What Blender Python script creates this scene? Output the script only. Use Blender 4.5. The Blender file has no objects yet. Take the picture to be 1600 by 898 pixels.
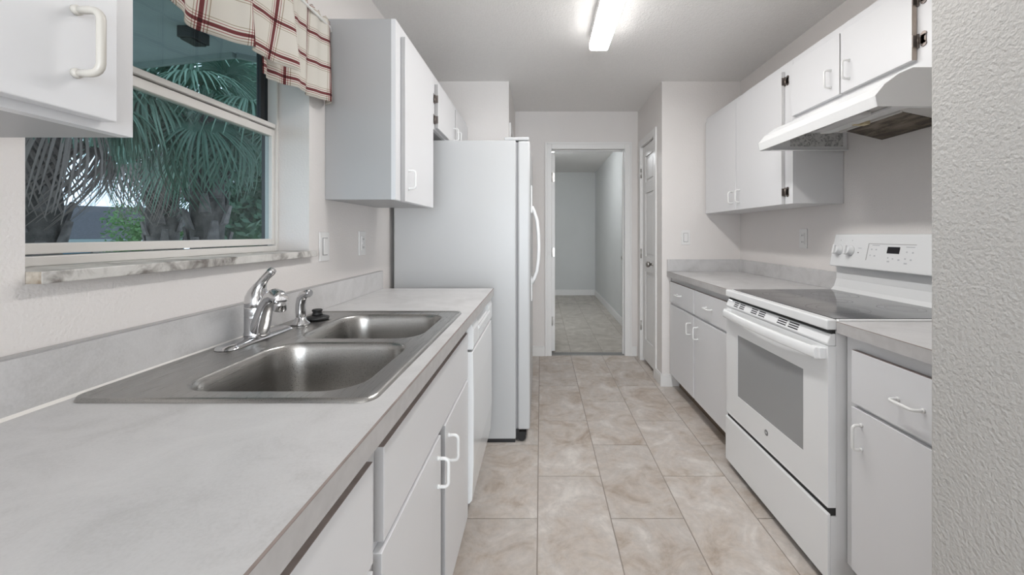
import bpy, bmesh, math, random
from mathutils import Vector, Matrix
random.seed(7)
SC = bpy.context.scene
COL = SC.collection
PI = math.pi

# ------------------------------------------------------------------ camera
cam_d = bpy.data.cameras.new('camera'); cam = bpy.data.objects.new('camera', cam_d); COL.objects.link(cam)
cam.location = (0, 0, 1.22); cam.rotation_euler = (PI/2, 0, 0)
cam_d.sensor_width = 36.0; cam_d.lens = 36.0*630/1600
cam_d.shift_x = -45/1600; cam_d.shift_y = -84/1600
cam_d.clip_start = 0.02; cam_d.clip_end = 200
SC.camera = cam
# ------------------------------------------------------------------ world: dim overcast sky
W = bpy.data.worlds.new('sky'); SC.world = W; W.use_nodes = True
bg = W.node_tree.nodes['Background']; bg.inputs[0].default_value = (0.72, 0.85, 1.0, 1); bg.inputs[1].default_value = 2.1
# ------------------------------------------------------------------ large lights, exposure
def area(name, loc, rot, sx, sy, watts, col):
    d = bpy.data.lights.new(name, 'AREA'); d.shape = 'RECTANGLE'; d.size = sx; d.size_y = sy; d.energy = watts; d.color = col
    o = bpy.data.objects.new(name, d); o.location = loc; o.rotation_euler = rot; COL.objects.link(o); return o
area('added_rear_fill', (0.45, -3.42, 1.15), (PI/2, 0, 0), 2.4, 2.0, 95, (0.93, 0.97, 1.0))   # added unseen fill light, set in the glass door behind the camera
LAMP = 33.0          # kitchen lamp lens emission
HALL = 66.0           # back room lamp globe emission
DINING = 14.0  # emission of the unseen lamp added in the dining area
SC.view_settings.view_transform = 'Standard'; SC.view_settings.look = 'None'
SC.view_settings.exposure = 0.24; SC.view_settings.gamma = 1.0
SC.view_settings.use_curve_mapping = False

# ================================================================== materials
MATS = {}
class NT:
    def __init__(s, name):
        s.m = bpy.data.materials.new(name); s.m.use_nodes = True; s.t = s.m.node_tree
        s.b = s.t.nodes['Principled BSDF']; s.out = s.t.nodes['Material Output']; MATS[name] = s.m
    def n(s, typ, ins=None, **kw):
        nd = s.t.nodes.new(typ)
        for k, v in kw.items(): setattr(nd, k, v)
        for k, v in (ins or {}).items():
            if hasattr(v, 'is_output') or isinstance(v, bpy.types.NodeSocket): s.t.links.new(v, nd.inputs[k])
            else: nd.inputs[k].default_value = v
        return nd
    def l(s, a, b): s.t.links.new(a, b)
    def set(s, **kw):
        for k, v in kw.items():
            k = k.replace('_', ' ')
            if isinstance(v, bpy.types.NodeSocket): s.l(v, s.b.inputs[k])
            else: s.b.inputs[k].default_value = v
    def coords(s, kind='Object'): return s.n('ShaderNodeTexCoord').outputs[kind]
    def ramp(s, fac, stops, interp='LINEAR'):
        r = s.n('ShaderNodeValToRGB', {0: fac}); cr = r.color_ramp; cr.interpolation = interp
        while len(cr.elements) < len(stops): cr.elements.new(0.5)
        for e, (p, c) in zip(cr.elements, stops): e.position = p; e.color = (*c, 1) if len(c) == 3 else c
        return r.outputs[0]
    def noise(s, vec, scale, detail=2, rough=0.5, dist=0):
        return s.n('ShaderNodeTexNoise', {'Vector': vec, 'Scale': scale, 'Detail': detail, 'Roughness': rough, 'Distortion': dist}).outputs[0]
    def bump(s, h, strength, dist=0.01):
        s.l(s.n('ShaderNodeBump', {'Height': h, 'Strength': strength, 'Distance': dist}).outputs[0], s.b.inputs['Normal'])
def C3(c): return (c[0], c[1], c[2], 1)
def plain(name, col, rough=0.5, metal=0.0, **kw):
    t = NT(name); t.set(Base_Color=C3(col), Roughness=rough, Metallic=metal, **kw); return t.m
def noisy(name, c0, c1, scale, rough=0.5, bump=0, bscale=None, bdist=0.003, metal=0, detail=3):
    t = NT(name); v = t.coords(); t.set(Base_Color=t.ramp(t.noise(v, scale, detail), [(0.3, c0), (0.7, c1)]), Roughness=rough, Metallic=metal)
    if bump: t.bump(t.noise(v, bscale or scale*6, 2), bump, bdist)
    return t.m
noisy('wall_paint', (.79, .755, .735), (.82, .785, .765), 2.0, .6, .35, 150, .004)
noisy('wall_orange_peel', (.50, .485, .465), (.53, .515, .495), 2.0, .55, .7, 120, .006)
noisy('wall_grey', (.66, .67, .66), (.69, .70, .69), 2.0, .6, .25, 150, .004)
noisy('ceiling_paint', (.885, .87, .855), (.91, .895, .88), 60.0, .75, .6, 110, .006)
plain('trim_white', (.84, .83, .82), .35)
plain('cabinet_white', (.77, .77, .785), .33)
plain('cabinet_side', (.76, .76, .77), .42)
plain('cabinet_end_shaded', (.44, .44, .445), .42)  # cabinet white with the shade of the left wall cabinet ends in its colour
plain('edge_grey', (.42, .41, .41), .5)
plain('edge_light', (.66, .655, .655), .45)
noisy('edge_brown', (.26, .21, .19), (.34, .28, .255), 30, .6)
noisy('raw_wood', (.50, .42, .36), (.60, .52, .46), 25, .6)
plain('handle_white', (.86, .86, .85), .28)
plain('handle_cream', (.60, .57, .52), .3)
plain('hinge_metal', (.22, .19, .175), .38, .85)
plain('enamel', (.85, .855, .86), .17)
plain('enamel_side', (.80, .80, .805), .3)
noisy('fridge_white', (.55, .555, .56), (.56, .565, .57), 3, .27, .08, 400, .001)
plain('gasket', (.30, .30, .31), .6)
plain('dark_plastic', (.02, .02, .022), .4)
plain('black_rubber', (.012, .012, .013), .45)
plain('toe_brown', (.17, .125, .09), .55)
plain('shadow_gap', (.03, .03, .03), .8)
plain('chrome', (.62, .62, .63), .10, 1.0)
plain('nickel', (.42, .40, .38), .28, 1.0)
plain('plate_white', (.83, .82, .81), .35)
plain('slot_dark', (.12, .12, .12), .5)
plain('print_grey', (.52, .53, .55), .5)
plain('badge_grey', (.25, .25, .26), .3, .6)
plain('vinyl_frame', (.80, .775, .745), .4)
plain('bronze_frame', (.055, .055, .058), .4, .3)
plain('caulk', (.80, .77, .73), .5)
# laminate
t = NT('laminate'); v = t.coords()
n1 = t.noise(v, 9, 5, .6, .6); n2 = t.noise(v, 220, 2, .6)
mx = t.n('ShaderNodeMath', {0: n1, 1: t.n('ShaderNodeMath', {0: n2, 1: .35}, operation='MULTIPLY').outputs[0]}, operation='ADD').outputs[0]
t.set(Base_Color=t.ramp(mx, [(.42, (.50, .49, .485)), (.68, (.60, .59, .59)), (.9, (.65, .64, .64))]), Roughness=.34)
t.bump(n2, .06, .001)
noisy('laminate_edge', (.48, .465, .46), (.54, .525, .52), 40, .4)
# tile
t = NT('floor_tile'); v = t.coords(); oi = t.n('ShaderNodeObjectInfo').outputs['Random']
off = t.n('ShaderNodeMath', {0: oi, 1: 57.0}, operation='MULTIPLY').outputs[0]
vec = t.n('ShaderNodeVectorMath', {0: v, 1: t.n('ShaderNodeCombineXYZ', {0: off, 1: off, 2: off}).outputs[0]}, operation='ADD').outputs[0]
n1 = t.noise(vec, 5.0, 7, .66, .9); n2 = t.noise(vec, 26, 4, .65, .4)
base = t.ramp(n1, [(.30, (.40, .32, .255)), (.40, (.50, .43, .37)), (.48, (.575, .515, .465)), (.56, (.60, .55, .51)), (.64, (.68, .635, .595)), (.74, (.73, .69, .65))])
fine = t.ramp(n2, [(.3, (.86, .86, .86)), (.7, (1.05, 1.04, 1.03))])
tone = t.n('ShaderNodeMapRange', {'Value': oi, 'To Min': .92, 'To Max': 1.04}).outputs[0]
m1 = t.n('ShaderNodeMix', {0: 1.0, 6: base, 7: fine}, data_type='RGBA', blend_type='MULTIPLY').outputs[2]
m2 = t.n('ShaderNodeVectorMath', {0: m1, 'Scale': tone}, operation='SCALE').outputs[0]
t.set(Base_Color=m2, Roughness=.42); t.bump(n2, .12, .003)
t = NT('hall_tile'); v = t.coords(); oi = t.n('ShaderNodeObjectInfo').outputs['Random']
off = t.n('ShaderNodeMath', {0: oi, 1: 57.0}, operation='MULTIPLY').outputs[0]
vec = t.n('ShaderNodeVectorMath', {0: v, 1: t.n('ShaderNodeCombineXYZ', {0: off, 1: off, 2: off}).outputs[0]}, operation='ADD').outputs[0]
n1 = t.noise(vec, 5, 6, .62, 1.2)
t.set(Base_Color=t.ramp(n1, [(.32, (.36, .325, .28)), (.5, (.48, .445, .395)), (.7, (.60, .56, .51))]), Roughness=.4)
plain('grout', (.33, .285, .25), .8)
plain('threshold', (.22, .22, .215), .5)
# marble sill
t = NT('marble'); v = t.coords()
n1 = t.noise(v, 17, 6, .6, .7); n2 = t.noise(v, 3.1, 2)
m_ = t.n('ShaderNodeMath', {0: n1, 1: t.n('ShaderNodeMath', {0: n2, 1: .5}, operation='MULTIPLY').outputs[0]}, operation='ADD').outputs[0]
t.set(Base_Color=t.ramp(m_, [(.58, (.20, .18, .165)), (.68, (.42, .40, .375)), (.78, (.64, .62, .59)), (.95, (.72, .70, .67))]), Roughness=.35)
noisy('marble_stain', (.26, .20, .14), (.62, .57, .50), 45, .5)
# stainless
t = NT('stainless'); v = t.coords(); mp = t.n('ShaderNodeMapping', {0: v, 3: (300, 6, 300)}).outputs[0]
n1 = t.noise(mp, 2.0, 2)
t.set(Base_Color=t.ramp(n1, [(.3, (.40, .39, .375)), (.7, (.48, .47, .455))]), Metallic=1.0, Roughness=t.n('ShaderNodeMapRange', {'Value': n1, 'To Min': .24, 'To Max': .34}).outputs[0])
# glass cooktop and oven window
plain('cooktop_glass', (.055, .055, .058), .07, 0, Specular_IOR_Level=.75)
t = NT('oven_window'); t.set(Base_Color=(.33, .335, .34, 1), Roughness=.14, Specular_IOR_Level=.6)
plain('burner_ring', (.16, .16, .165), .25)
plain('display_black', (.012, .012, .016), .12)
# window glass: clear with mirror-like reflection by Fresnel, slightly tinted
t = NT('window_glass')
tr = t.n('ShaderNodeBsdfTransparent', {0: (.80, .85, .87, 1)}).outputs[0]; gl = t.n('ShaderNodeBsdfGlossy', {0: (.9, .95, 1, 1), 'Roughness': .02}).outputs[0]
fr = t.n('ShaderNodeFresnel', {0: 1.45}).outputs[0]; bk = t.n('ShaderNodeNewGeometry').outputs['Backfacing']
fr = t.n('ShaderNodeMath', {0: fr, 1: t.n('ShaderNodeMath', {0: 1.0, 1: bk}, operation='SUBTRACT').outputs[0]}, operation='MULTIPLY').outputs[0]
t.l(t.n('ShaderNodeMixShader', {0: fr, 1: tr, 2: gl}).outputs[0], t.out.inputs[0])
# plaid fabric (uv in metres)
t = NT('plaid'); sp = t.n('ShaderNodeSeparateXYZ', {0: t.coords('UV')})
def stripes(sock, period, offs):
    a = t.n('ShaderNodeMath', {0: sock, 1: offs}, operation='ADD').outputs[0]
    a = t.n('ShaderNodeMath', {0: a, 1: 1/period}, operation='MULTIPLY').outputs[0]
    fr_ = t.n('ShaderNodeMath', {0: a}, operation='FRACT').outputs[0]
    cream = (1, 1, 1); red = (.24, .055, .065); ol = (.55, .47, .38); lr = (.50, .22, .22)
    st = []
    for (c_, wd, col) in ((.012, .0022, ol), (.0195, .0022, lr), (.030, .0105, red), (.0405, .0022, lr), (.048, .0022, ol)):
        st += [((c_-wd/2)/period, col), ((c_+wd/2)/period, cream)]
    return t.ramp(fr_, [(0, cream)]+st, 'CONSTANT')
h = stripes(sp.outputs[1], .105, 0.0); vv = stripes(sp.outputs[0], .135, .03)
mm = t.n('ShaderNodeMix', {0: 1.0, 6: h, 7: vv}, data_type='RGBA', blend_type='MULTIPLY').outputs[2]
mm = t.n('ShaderNodeMix', {0: 1.0, 6: mm, 7: (.80, .765, .70, 1)}, data_type='RGBA', blend_type='MULTIPLY').outputs[2]
t.set(Base_Color=mm, Roughness=.85)
df = t.n('ShaderNodeBsdfTranslucent', {0: mm}).outputs[0]
t.l(t.n('ShaderNodeMixShader', {0: .22, 1: t.b.outputs[0], 2: df}).outputs[0], t.out.inputs[0])
# lamps
def emis(name, col, s):
    t = NT(name); t.set(Base_Color=C3(col), Emission_Color=C3(col), Emission_Strength=s); return t.m
emis('lamp_lens', (1.0, .985, .965), LAMP); emis('lamp_lens_side', (1.0, .985, .965), LAMP*.24); emis('hall_globe', (.93, .97, 1.0), HALL); emis('added_dining_globe', (1.0, .97, .93), DINING)
# hood
noisy('hood_inner', (.62, .60, .58), (.70, .69, .67), 12, .4)
t = NT('grease_filter'); v = t.coords(); mp = t.n('ShaderNodeMapping', {0: v, 3: (9, 2, 4)}).outputs[0]
n1 = t.noise(mp, 2.4, 5, .7, .6); n2 = t.noise(v, 260, 1)
t.set(Base_Color=t.ramp(n1, [(.34, (.018, .014, .011)), (.5, (.085, .062, .042)), (.66, (.26, .22, .17))]), Roughness=.5, Metallic=.25); t.bump(n2, .6, .004)
t = NT('wiring_label'); v = t.coords()
br = t.n('ShaderNodeTexBrick', {'Vector': t.n('ShaderNodeMapping', {0: v, 2: (PI/2, 0, 0)}).outputs[0], 'Color1': (.10, .10, .10, 1), 'Color2': (.5, .5, .5, 1), 'Mortar': (.66, .66, .65, 1), 'Scale': 90, 'Mortar Size': .022, 'Brick Width': .9, 'Row Height': .35, 'Bias': .1}).outputs[0]
n1 = t.noise(v, 75, 3, .6); msk = t.ramp(n1, [(.46, (0, 0, 0)), (.54, (1, 1, 1))])
t.set(Base_Color=t.n('ShaderNodeMix', {0: msk, 6: br, 7: (.62, .62, .61, 1)}, data_type='RGBA').outputs[2], Roughness=.5)
plain('switch_yellow', (.66, .56, .36), .4)
# outdoors
def leafmat(name, c0, c1, rough=.45, trans=.25):
    t = NT(name); oi = t.n('ShaderNodeObjectInfo').outputs['Random']; nn = t.noise(t.coords(), 3, 2)
    f = t.n('ShaderNodeMath', {0: t.n('ShaderNodeMath', {0: oi, 1: .6}, operation='MULTIPLY').outputs[0], 1: t.n('ShaderNodeMath', {0: nn, 1: .5}, operation='MULTIPLY').outputs[0]}, operation='ADD').outputs[0]
    c = t.ramp(f, [(.1, c0), (.9, c1)]); t.set(Base_Color=c, Roughness=rough)
    tl = t.n('ShaderNodeBsdfTranslucent', {0: c}).outputs[0]
    t.l(t.n('ShaderNodeMixShader', {0: trans, 1: t.b.outputs[0], 2: tl}).outputs[0], t.out.inputs[0])
leafmat('palm_green', (.06, .145, .10), (.21, .33, .245))
leafmat('palm_dead', (.17, .13, .115), (.34, .275, .25), .7, .1)
leafmat('tree_green', (.02, .06, .04), (.06, .13, .06), .6, .2)
leafmat('bush_green', (.08, .19, .06), (.16, .30, .10), .6, .25)
noisy('bark', (.06, .052, .047), (.17, .145, .13), 9, .9, .8, 25, .02)
noisy('bark_boot', (.10, .085, .08), (.26, .22, .21), 14, .9, .6, 40, .01)
noisy('shingles', (.04, .04, .046), (.07, .07, .08), 18, .9, .5, 40, .02)
plain('siding_blue', (.07, .20, .30), .7)
plain('fascia', (.30, .36, .36), .6)
noisy('soffit', (.40, .45, .47), (.46, .51, .53), 5, .7, .2, 30, .004)
noisy('lawn', (.10, .13, .07), (.17, .20, .11), 4, .9)
plain('white_paint', (.8, .8, .8), .5)

# ================================================================== mesh helpers
ORG = {}
class MB:
    def __init__(s): s.v = []; s.f = []; s.m = []; s.uv = None; s.sm = []
    def add(s, vs, fs, mi=0, smooth=False):
        b = len(s.v); s.v += [Vector(p) for p in vs]
        for f in fs: s.f.append([b+i for i in f]); s.m.append(mi); s.sm.append(smooth)
        return s
    def box(s, x0, x1, y0, y1, z0, z1, mi=0, **k):      # k: nx px ny py nz pz -> material index of that face
        x0, x1 = min(x0, x1), max(x0, x1); y0, y1 = min(y0, y1), max(y0, y1); z0, z1 = min(z0, z1), max(z0, z1)
        vs = [(x, y, z) for z in (z0, z1) for y in (y0, y1) for x in (x0, x1)]
        for key, f in (('nz', (0, 2, 3, 1)), ('pz', (4, 5, 7, 6)), ('ny', (0, 1, 5, 4)), ('py', (2, 6, 7, 3)), ('nx', (0, 4, 6, 2)), ('px', (1, 3, 7, 5))):
            if key == 'nz': b = len(s.v); s.v += [Vector(p) for p in vs]
            s.f.append([b+i for i in f]); s.m.append(k.get(key, mi)); s.sm.append(False)
        return s
    def prism(s, poly, axis, a, b, mi=0, smooth=False):   # poly in the two other axes (cyclic order x,y,z without axis)
        def P(p, q):
            return {'x': (q, p[0], p[1]), 'y': (p[0], q, p[1]), 'z': (p[0], p[1], q)}[axis]
        n = len(poly)
        area_ = sum(poly[i][0]*poly[(i+1) % n][1]-poly[(i+1) % n][0]*poly[i][1] for i in range(n))
        if (area_ < 0) != (axis == 'y'): poly = poly[::-1]
        lo, hi = min(a, b), max(a, b)
        vs = [P(p, lo) for p in poly]+[P(p, hi) for p in poly]
        s.add(vs, [list(range(n))[::-1], list(range(n, 2*n))], mi)
        bb = len(s.v)-2*n
        for i in range(n):
            j = (i+1) % n; s.f.append([bb+i, bb+j, bb+n+j, bb+n+i]); s.m.append(mi); s.sm.append(smooth)
        return s
    def tube(s, pts, r, n=10, mi=0, cap=True, flat=None):
        pts = [Vector(p) for p in pts]; rs = r if isinstance(r, (list, tuple)) else [r]*len(pts)
        T = []
        for i in range(len(pts)):
            a = pts[max(i-1, 0)]; b = pts[min(i+1, len(pts)-1)]; T.append((b-a).normalized())
        up = Vector((0, 0, 1)) if abs(T[0].z) < .9 else Vector((0, 1, 0))
        N = (up-T[0]*up.dot(T[0])).normalized(); rings = []
        for i, p in enumerate(pts):
            N = (N-T[i]*N.dot(T[i])).normalized(); B = T[i].cross(N)
            k = flat if flat else 1
            rings.append([p+(N*math.cos(2*PI*j/n)*k+B*math.sin(2*PI*j/n))*rs[i] for j in range(n)])
        b = len(s.v); s.v += [q for r_ in rings for q in r_]
        for i in range(len(rings)-1):
            for j in range(n):
                k = (j+1) % n; s.f.append([b+i*n+j, b+i*n+k, b+(i+1)*n+k, b+(i+1)*n+j]); s.m.append(mi); s.sm.append(True)
        if cap:
            s.f.append([b+j for j in range(n)][::-1]); s.m.append(mi); s.sm.append(False)
            e = b+(len(rings)-1)*n; s.f.append([e+j for j in range(n)]); s.m.append(mi); s.sm.append(False)
        return s
    def lathe(s, prof, c, axis=(0, 0, 1), n=24, mi=0, smooth=True):   # prof: (radius, height)
        A = Vector(axis).normalized(); up = Vector((1, 0, 0)) if abs(A.x) < .9 else Vector((0, 1, 0))
        U = (up-A*up.dot(A)).normalized(); V = A.cross(U); c = Vector(c); b = len(s.v)
        for (r, h) in prof:
            for j in range(n): s.v.append(c+A*h+(U*math.cos(2*PI*j/n)+V*math.sin(2*PI*j/n))*max(r, 1e-5))
        for i in range(len(prof)-1):
            for j in range(n):
                k = (j+1) % n; s.f.append([b+i*n+j, b+i*n+k, b+(i+1)*n+k, b+(i+1)*n+j]); s.m.append(mi); s.sm.append(smooth)
        s.f.append([b+j for j in range(n)][::-1]); s.m.append(mi); s.sm.append(False)
        e = b+(len(prof)-1)*n; s.f.append([e+j for j in range(n)]); s.m.append(mi); s.sm.append(False)
        return s
    def mesh(s, name, o=(0, 0, 0)):
        o = Vector(o); me = bpy.data.meshes.new(name); me.from_pydata([v-o for v in s.v], [], s.f)
        me.polygons.foreach_set('material_index', s.m); me.polygons.foreach_set('use_smooth', s.sm)
        if s.uv:
            ul = me.uv_layers.new(name='UVMap')
            for lp in me.loops: ul.data[lp.index].uv = s.uv[lp.vertex_index]
        me.update(); return me
def mats_of(me, mats):
    for m in (mats if isinstance(mats, (list, tuple)) else [mats]): me.materials.append(MATS[m])
def bev(o, w, seg=2, ang=35):
    m = o.modifiers.new('bevel', 'BEVEL'); m.width = w; m.segments = seg; m.limit_method = 'ANGLE'; m.angle_limit = math.radians(ang); m.harden_normals = False
def tagit(o, label=None, cat=None, group=None, kind=None):
    if label: o['label'] = label
    if cat: o['category'] = cat
    if group: o['group'] = group
    if kind: o['kind'] = kind
    return o
def obj(name, mb, mats, parent=None, bevel=0, loc=None, seg=2):
    """one mesh object; builders work in world coordinates"""
    org = ORG[parent] if parent else Vector(loc or (0, 0, 0))
    me = mb.mesh(name, org); mats_of(me, mats)
    o = bpy.data.objects.new(name, me); COL.objects.link(o)
    if parent: o.parent = parent
    else: o.location = org
    ORG[o] = org
    if bevel: bev(o, bevel, seg)
    return o
def thing(name, label, cat, loc, group=None, kind=None):
    o = bpy.data.objects.new(name, None); COL.objects.link(o); o.location = loc; o.empty_display_size = .05
    ORG[o] = Vector(loc); return tagit(o, label, cat, group, kind)
def struct(name, mb, mats, parent=None, bevel=0):
    o = obj(name, mb, mats, parent, bevel)
    if not parent: o['kind'] = 'structure'
    return o
def rbox(x0, x1, y0, y1, z0, z1): return MB().box(x0, x1, y0, y1, z0, z1)

# ================================================================== structure
XL, XR = -.885, 1.60; YC = 3.23; YF = 4.03; ZC = 2.44; YB = -3.5
WY0, WY1, WZ0, WZ1 = .692, 1.54, 1.155, 2.06; XO = -1.064
w = MB()
w.box(XO, XL, YB, WY0, 0, ZC).box(XO, XL, WY1, YC, 0, ZC).box(XO, XL, WY0, WY1, 0, WZ0-.022).box(XO, XL, WY0, WY1, WZ1, ZC)
struct('wall_left', w, 'wall_paint')
struct('wall_alcove', MB().box(XO, -.256, YC, YF+.12, 0, ZC), 'wall_paint')
struct('wall_right', MB().box(XR, XR+.12, .76, YC, 0, ZC), 'wall_paint')
DX0, DX1, DZ = .109, .838, 2.064
w = MB(); w.box(-.256, DX0-.018, YF, YF+.12, 0, ZC).box(DX1+.018, 1.72, YF, YF+.12, 0, ZC).box(DX0-.018, DX1+.018, YF, YF+.12, DZ+.018, ZC)
struct('wall_far', w, 'wall_paint')
KX = .97; KY0, KY1, KZ = 3.43, 3.885, 2.05
w = MB(); w.box(KX, XR+.12, YC, KY0-.015, 0, ZC).box(KX, KX+.11, KY1+.015, YF, 0, ZC).box(KX, KX+.11, KY0-.015, KY1+.015, KZ+.015, ZC).box(KX+.11, XR+.12, KY0-.015, YF, 0, ZC)
struct('wall_closet', w, 'wall_paint')
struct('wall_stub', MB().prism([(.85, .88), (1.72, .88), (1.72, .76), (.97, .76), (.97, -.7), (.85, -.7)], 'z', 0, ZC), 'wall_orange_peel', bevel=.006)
# dining room behind the camera
w = MB(); w.box(-1.13, -.80, YB-.12, YB, 0, ZC).box(1.70, 3.62, YB-.12, YB, 0, ZC).box(-.80, 1.70, YB-.12, YB, 2.22, ZC)
struct('wall_dining_back', w, 'wall_paint')
struct('wall_dining_right', MB().box(3.5, 3.62, YB, -.7, 0, ZC), 'wall_paint')
struct('wall_dining_front', MB().box(.97, 3.5, -.7, -.58, 0, ZC), 'wall_paint')
d = thing('door_3', None, None, (.45, YB-.06, 0), kind='structure')
f = MB()
for (a, b) in ((-.80, -.74), (.42, .48), (1.64, 1.70)): f.box(a, b, YB-.10, YB-.02, 0, 2.22)
f.box(-.74, 1.64, YB-.10, YB-.02, 2.15, 2.22).box(-.74, 1.64, YB-.10, YB-.02, 0, .06); obj('door_frame', f, 'trim_white', d)
for (a, b) in ((-.74, .42), (.48, 1.64)): obj('pane', MB().box(a, b, YB-.065, YB-.059, .06, 2.15), 'window_glass', d)
struct('ceiling', MB().box(-1.13, 3.62, YB-.12, YF+.12, ZC, ZC+.12), 'ceiling_paint')
# back room
HX0, HX1, HY = -1.3, 1.08, 8.0
struct('wall_hall_right', MB().box(HX1, HX1+.12, YF+.12, HY, 0, ZC), 'wall_grey')
struct('wall_hall_left', MB().box(HX0-.12, HX0, YF+.12, HY, 0, ZC), 'wall_grey')
struct('wall_hall_far', MB().box(HX0-.12, HX1+.12, HY, HY+.12, 0, ZC), 'wall_grey')
struct('ceiling_hall', MB().box(HX0-.12, HX1+.12, YF+.12, HY+.12, ZC, ZC+.12), 'ceiling_paint')
# floors: grout bed with separate tiles
def lay(floor, x0, x1, y0, y1, mat, ox, oy, tw=.314, tl=.602, g=.0022):
    cache = {}
    k0 = math.floor((x0-ox)/tw); k1 = math.ceil((x1-ox)/tw)
    for k in range(k0, k1):
        a, b = max(ox+k*tw+g, x0), min(ox+(k+1)*tw-g, x1)
        if b-a < .015: continue
        sh = oy if k % 2 == 0 else oy+tl*.5
        for j in range(math.floor((y0-sh)/tl), math.ceil((y1-sh)/tl)+1):
            c, e = max(sh+j*tl+g, y0), min(sh+(j+1)*tl-g, y1)
            if e-c < .015: continue
            key = (round(b-a, 3), round(e-c, 3))
            if key not in cache:
                hx, hy = (b-a)/2, (e-c)/2; i = .002
                vs = [(-hx, -hy, -.004), (hx, -hy, -.004), (hx, hy, -.004), (-hx, hy, -.004), (-hx, -hy, .0014), (hx, -hy, .0014), (hx, hy, .0014), (-hx, hy, .0014), (-hx+i, -hy+i, .002), (hx-i, -hy+i, .002), (hx-i, hy-i, .002), (-hx+i, hy-i, .002)]
                fs = [(0, 3, 2, 1)]+[(p, (p+1) % 4, 4+(p+1) % 4, 4+p) for p in range(4)]+[(4+p, 4+(p+1) % 4, 8+(p+1) % 4, 8+p) for p in range(4)]+[(8, 9, 10, 11)]
                me = MB().add(vs, fs).mesh('tile'); mats_of(me, mat); cache[key] = me
            o = bpy.data.objects.new('tile', cache[key]); COL.objects.link(o); o.parent = floor; o.location = ((a+b)/2, (c+e)/2, -.002)
fl = struct('floor', MB().box(-1.13, 3.62, YB-.12, YF+.06, -.1, -.0028), 'grout')
lay(fl, -.42, 1.2, -.4, YF+.02, 'floor_tile', -.014, 2.03)
struct('floor_dining', MB().box(-.885, 3.5, YB, -.405, -.0028, 0), 'floor_tile')
fh = struct('floor_hall', MB().box(HX0-.12, HX1+.12, YF+.06, HY+.12, -.1, -.0028), 'grout')
lay(fh, -.9, HX1, YF+.1, HY, 'hall_tile', -.02, 4.2, .33, .66)
struct('trim_threshold', MB().prism([(YF+.01, -.002), (YF+.03, .008), (YF+.09, .008), (YF+.11, -.002)], 'x', DX0, DX1), 'threshold')
# door casing of the far doorway
def casing(name, boxes, mats='trim_white'):
    m = MB()
    for b in boxes: m.box(*b)
    return struct(name, m, mats, bevel=.004)
cw = .068
casing('trim_1', [(DX0-cw, DX0, YF-.012, YF, 0, DZ+cw), (DX1, DX1+cw, YF-.012, YF, 0, DZ+cw), (DX0, DX1, YF-.012, YF, DZ, DZ+cw),
                  (DX0-cw, DX0-cw+.02, YF-.02, YF-.012, 0, DZ+cw), (DX1+cw-.02, DX1+cw, YF-.02, YF-.012, 0, DZ+cw), (DX0-cw+.02, DX1+cw-.02, YF-.02, YF-.012, DZ+cw-.02, DZ+cw)])
casing('trim_2', [(DX0-.018, DX0, YF, YF+.12, 0, DZ+.018), (DX1, DX1+.018, YF, YF+.12, 0, DZ+.018), (DX0, DX1, YF, YF+.12, DZ, DZ+.018), (DX1-.012, DX1, YF+.04, YF+.075, 0, DZ), (DX0, DX1-.012, YF+.04, YF+.075, DZ-.012, DZ)])
# the open leaf of that doorway (swung into the back room)
d = thing('door_1', None, None, (DX0, YF+.12, 0), kind='structure')
obj('door_leaf', MB().box(DX0+.002, DX0+.037, YF+.125, YF+.84, .012, DZ-.006), 'trim_white', d, .002)
for z in (.32, 1.03, 1.80):
    h = obj('hinge', MB().box(DX0+.004, DX0+.033, YF+.1225, YF+.1248, z-.045, z+.045).tube([(DX0+.006, YF+.119, z-.046), (DX0+.006, YF+.119, z+.046)], .006, 8), 'nickel', d)
# closet door
d = thing('door_2', None, None, (KX, KY0, 0), kind='structure')
leaf = MB(); X0 = KX+.012
leaf.box(X0+.012, X0+.036, KY0+.003, KY1-.003, .035, KZ-.004)
a, b = KY0+.003, KY1-.003; st = .095
rails = [(.035, .23), (.865, 1.01), (1.60, 1.70), (1.94, KZ-.004)]
leaf.box(X0, X0+.0122, a, a+st, .035, KZ-.004).box(X0, X0+.0122, b-st, b, .035, KZ-.004)
for (p, q) in rails: leaf.box(X0, X0+.0122, a+st, b-st, p, q)
lf = obj('door_leaf', leaf, 'trim_white', d, .003)
for (p, q) in ((.23, .865), (1.01, 1.60), (1.70, 1.94)):
    obj('panel', MB().box(X0+.004, X0+.0125, a+st+.022, b-st-.022, p+.025, q-.025), 'trim_white', lf, .006)
for z in (.34, 1.03, 1.80):
    obj('hinge', MB().tube([(KX-.004, KY1+.002, z-.045), (KX-.004, KY1+.002, z+.045)], .007, 8).box(KX-.002, KX+.001, KY1-.002, KY1+.016, z-.045, z+.045), 'nickel', d)
kn = obj('door_knob', MB().lathe([(.032, 0), (.032, .006), (.012, .010), (.011, .034), (.022, .040), (.028, .052), (.025, .064), (.012, .070)], (X0, KY0+.065, .955), (-1, 0, 0), 20), 'nickel', d)
casing('trim_3', [(KX-.014, KX, KY0-.065, KY0, 0, KZ+.065), (KX-.014, KX, KY1, KY1+.065, 0, KZ+.065), (KX-.014, KX, KY0, KY1, KZ, KZ+.065)])
casing('trim_4', [(KX, KX+.11, KY0-.015, KY0, 0, KZ+.015), (KX, KX+.11, KY1, KY1+.015, 0, KZ+.015), (KX, KX+.11, KY0, KY1, KZ, KZ+.015), (KX+.05, KX+.06, KY0, KY1, .0, KZ)])
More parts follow.
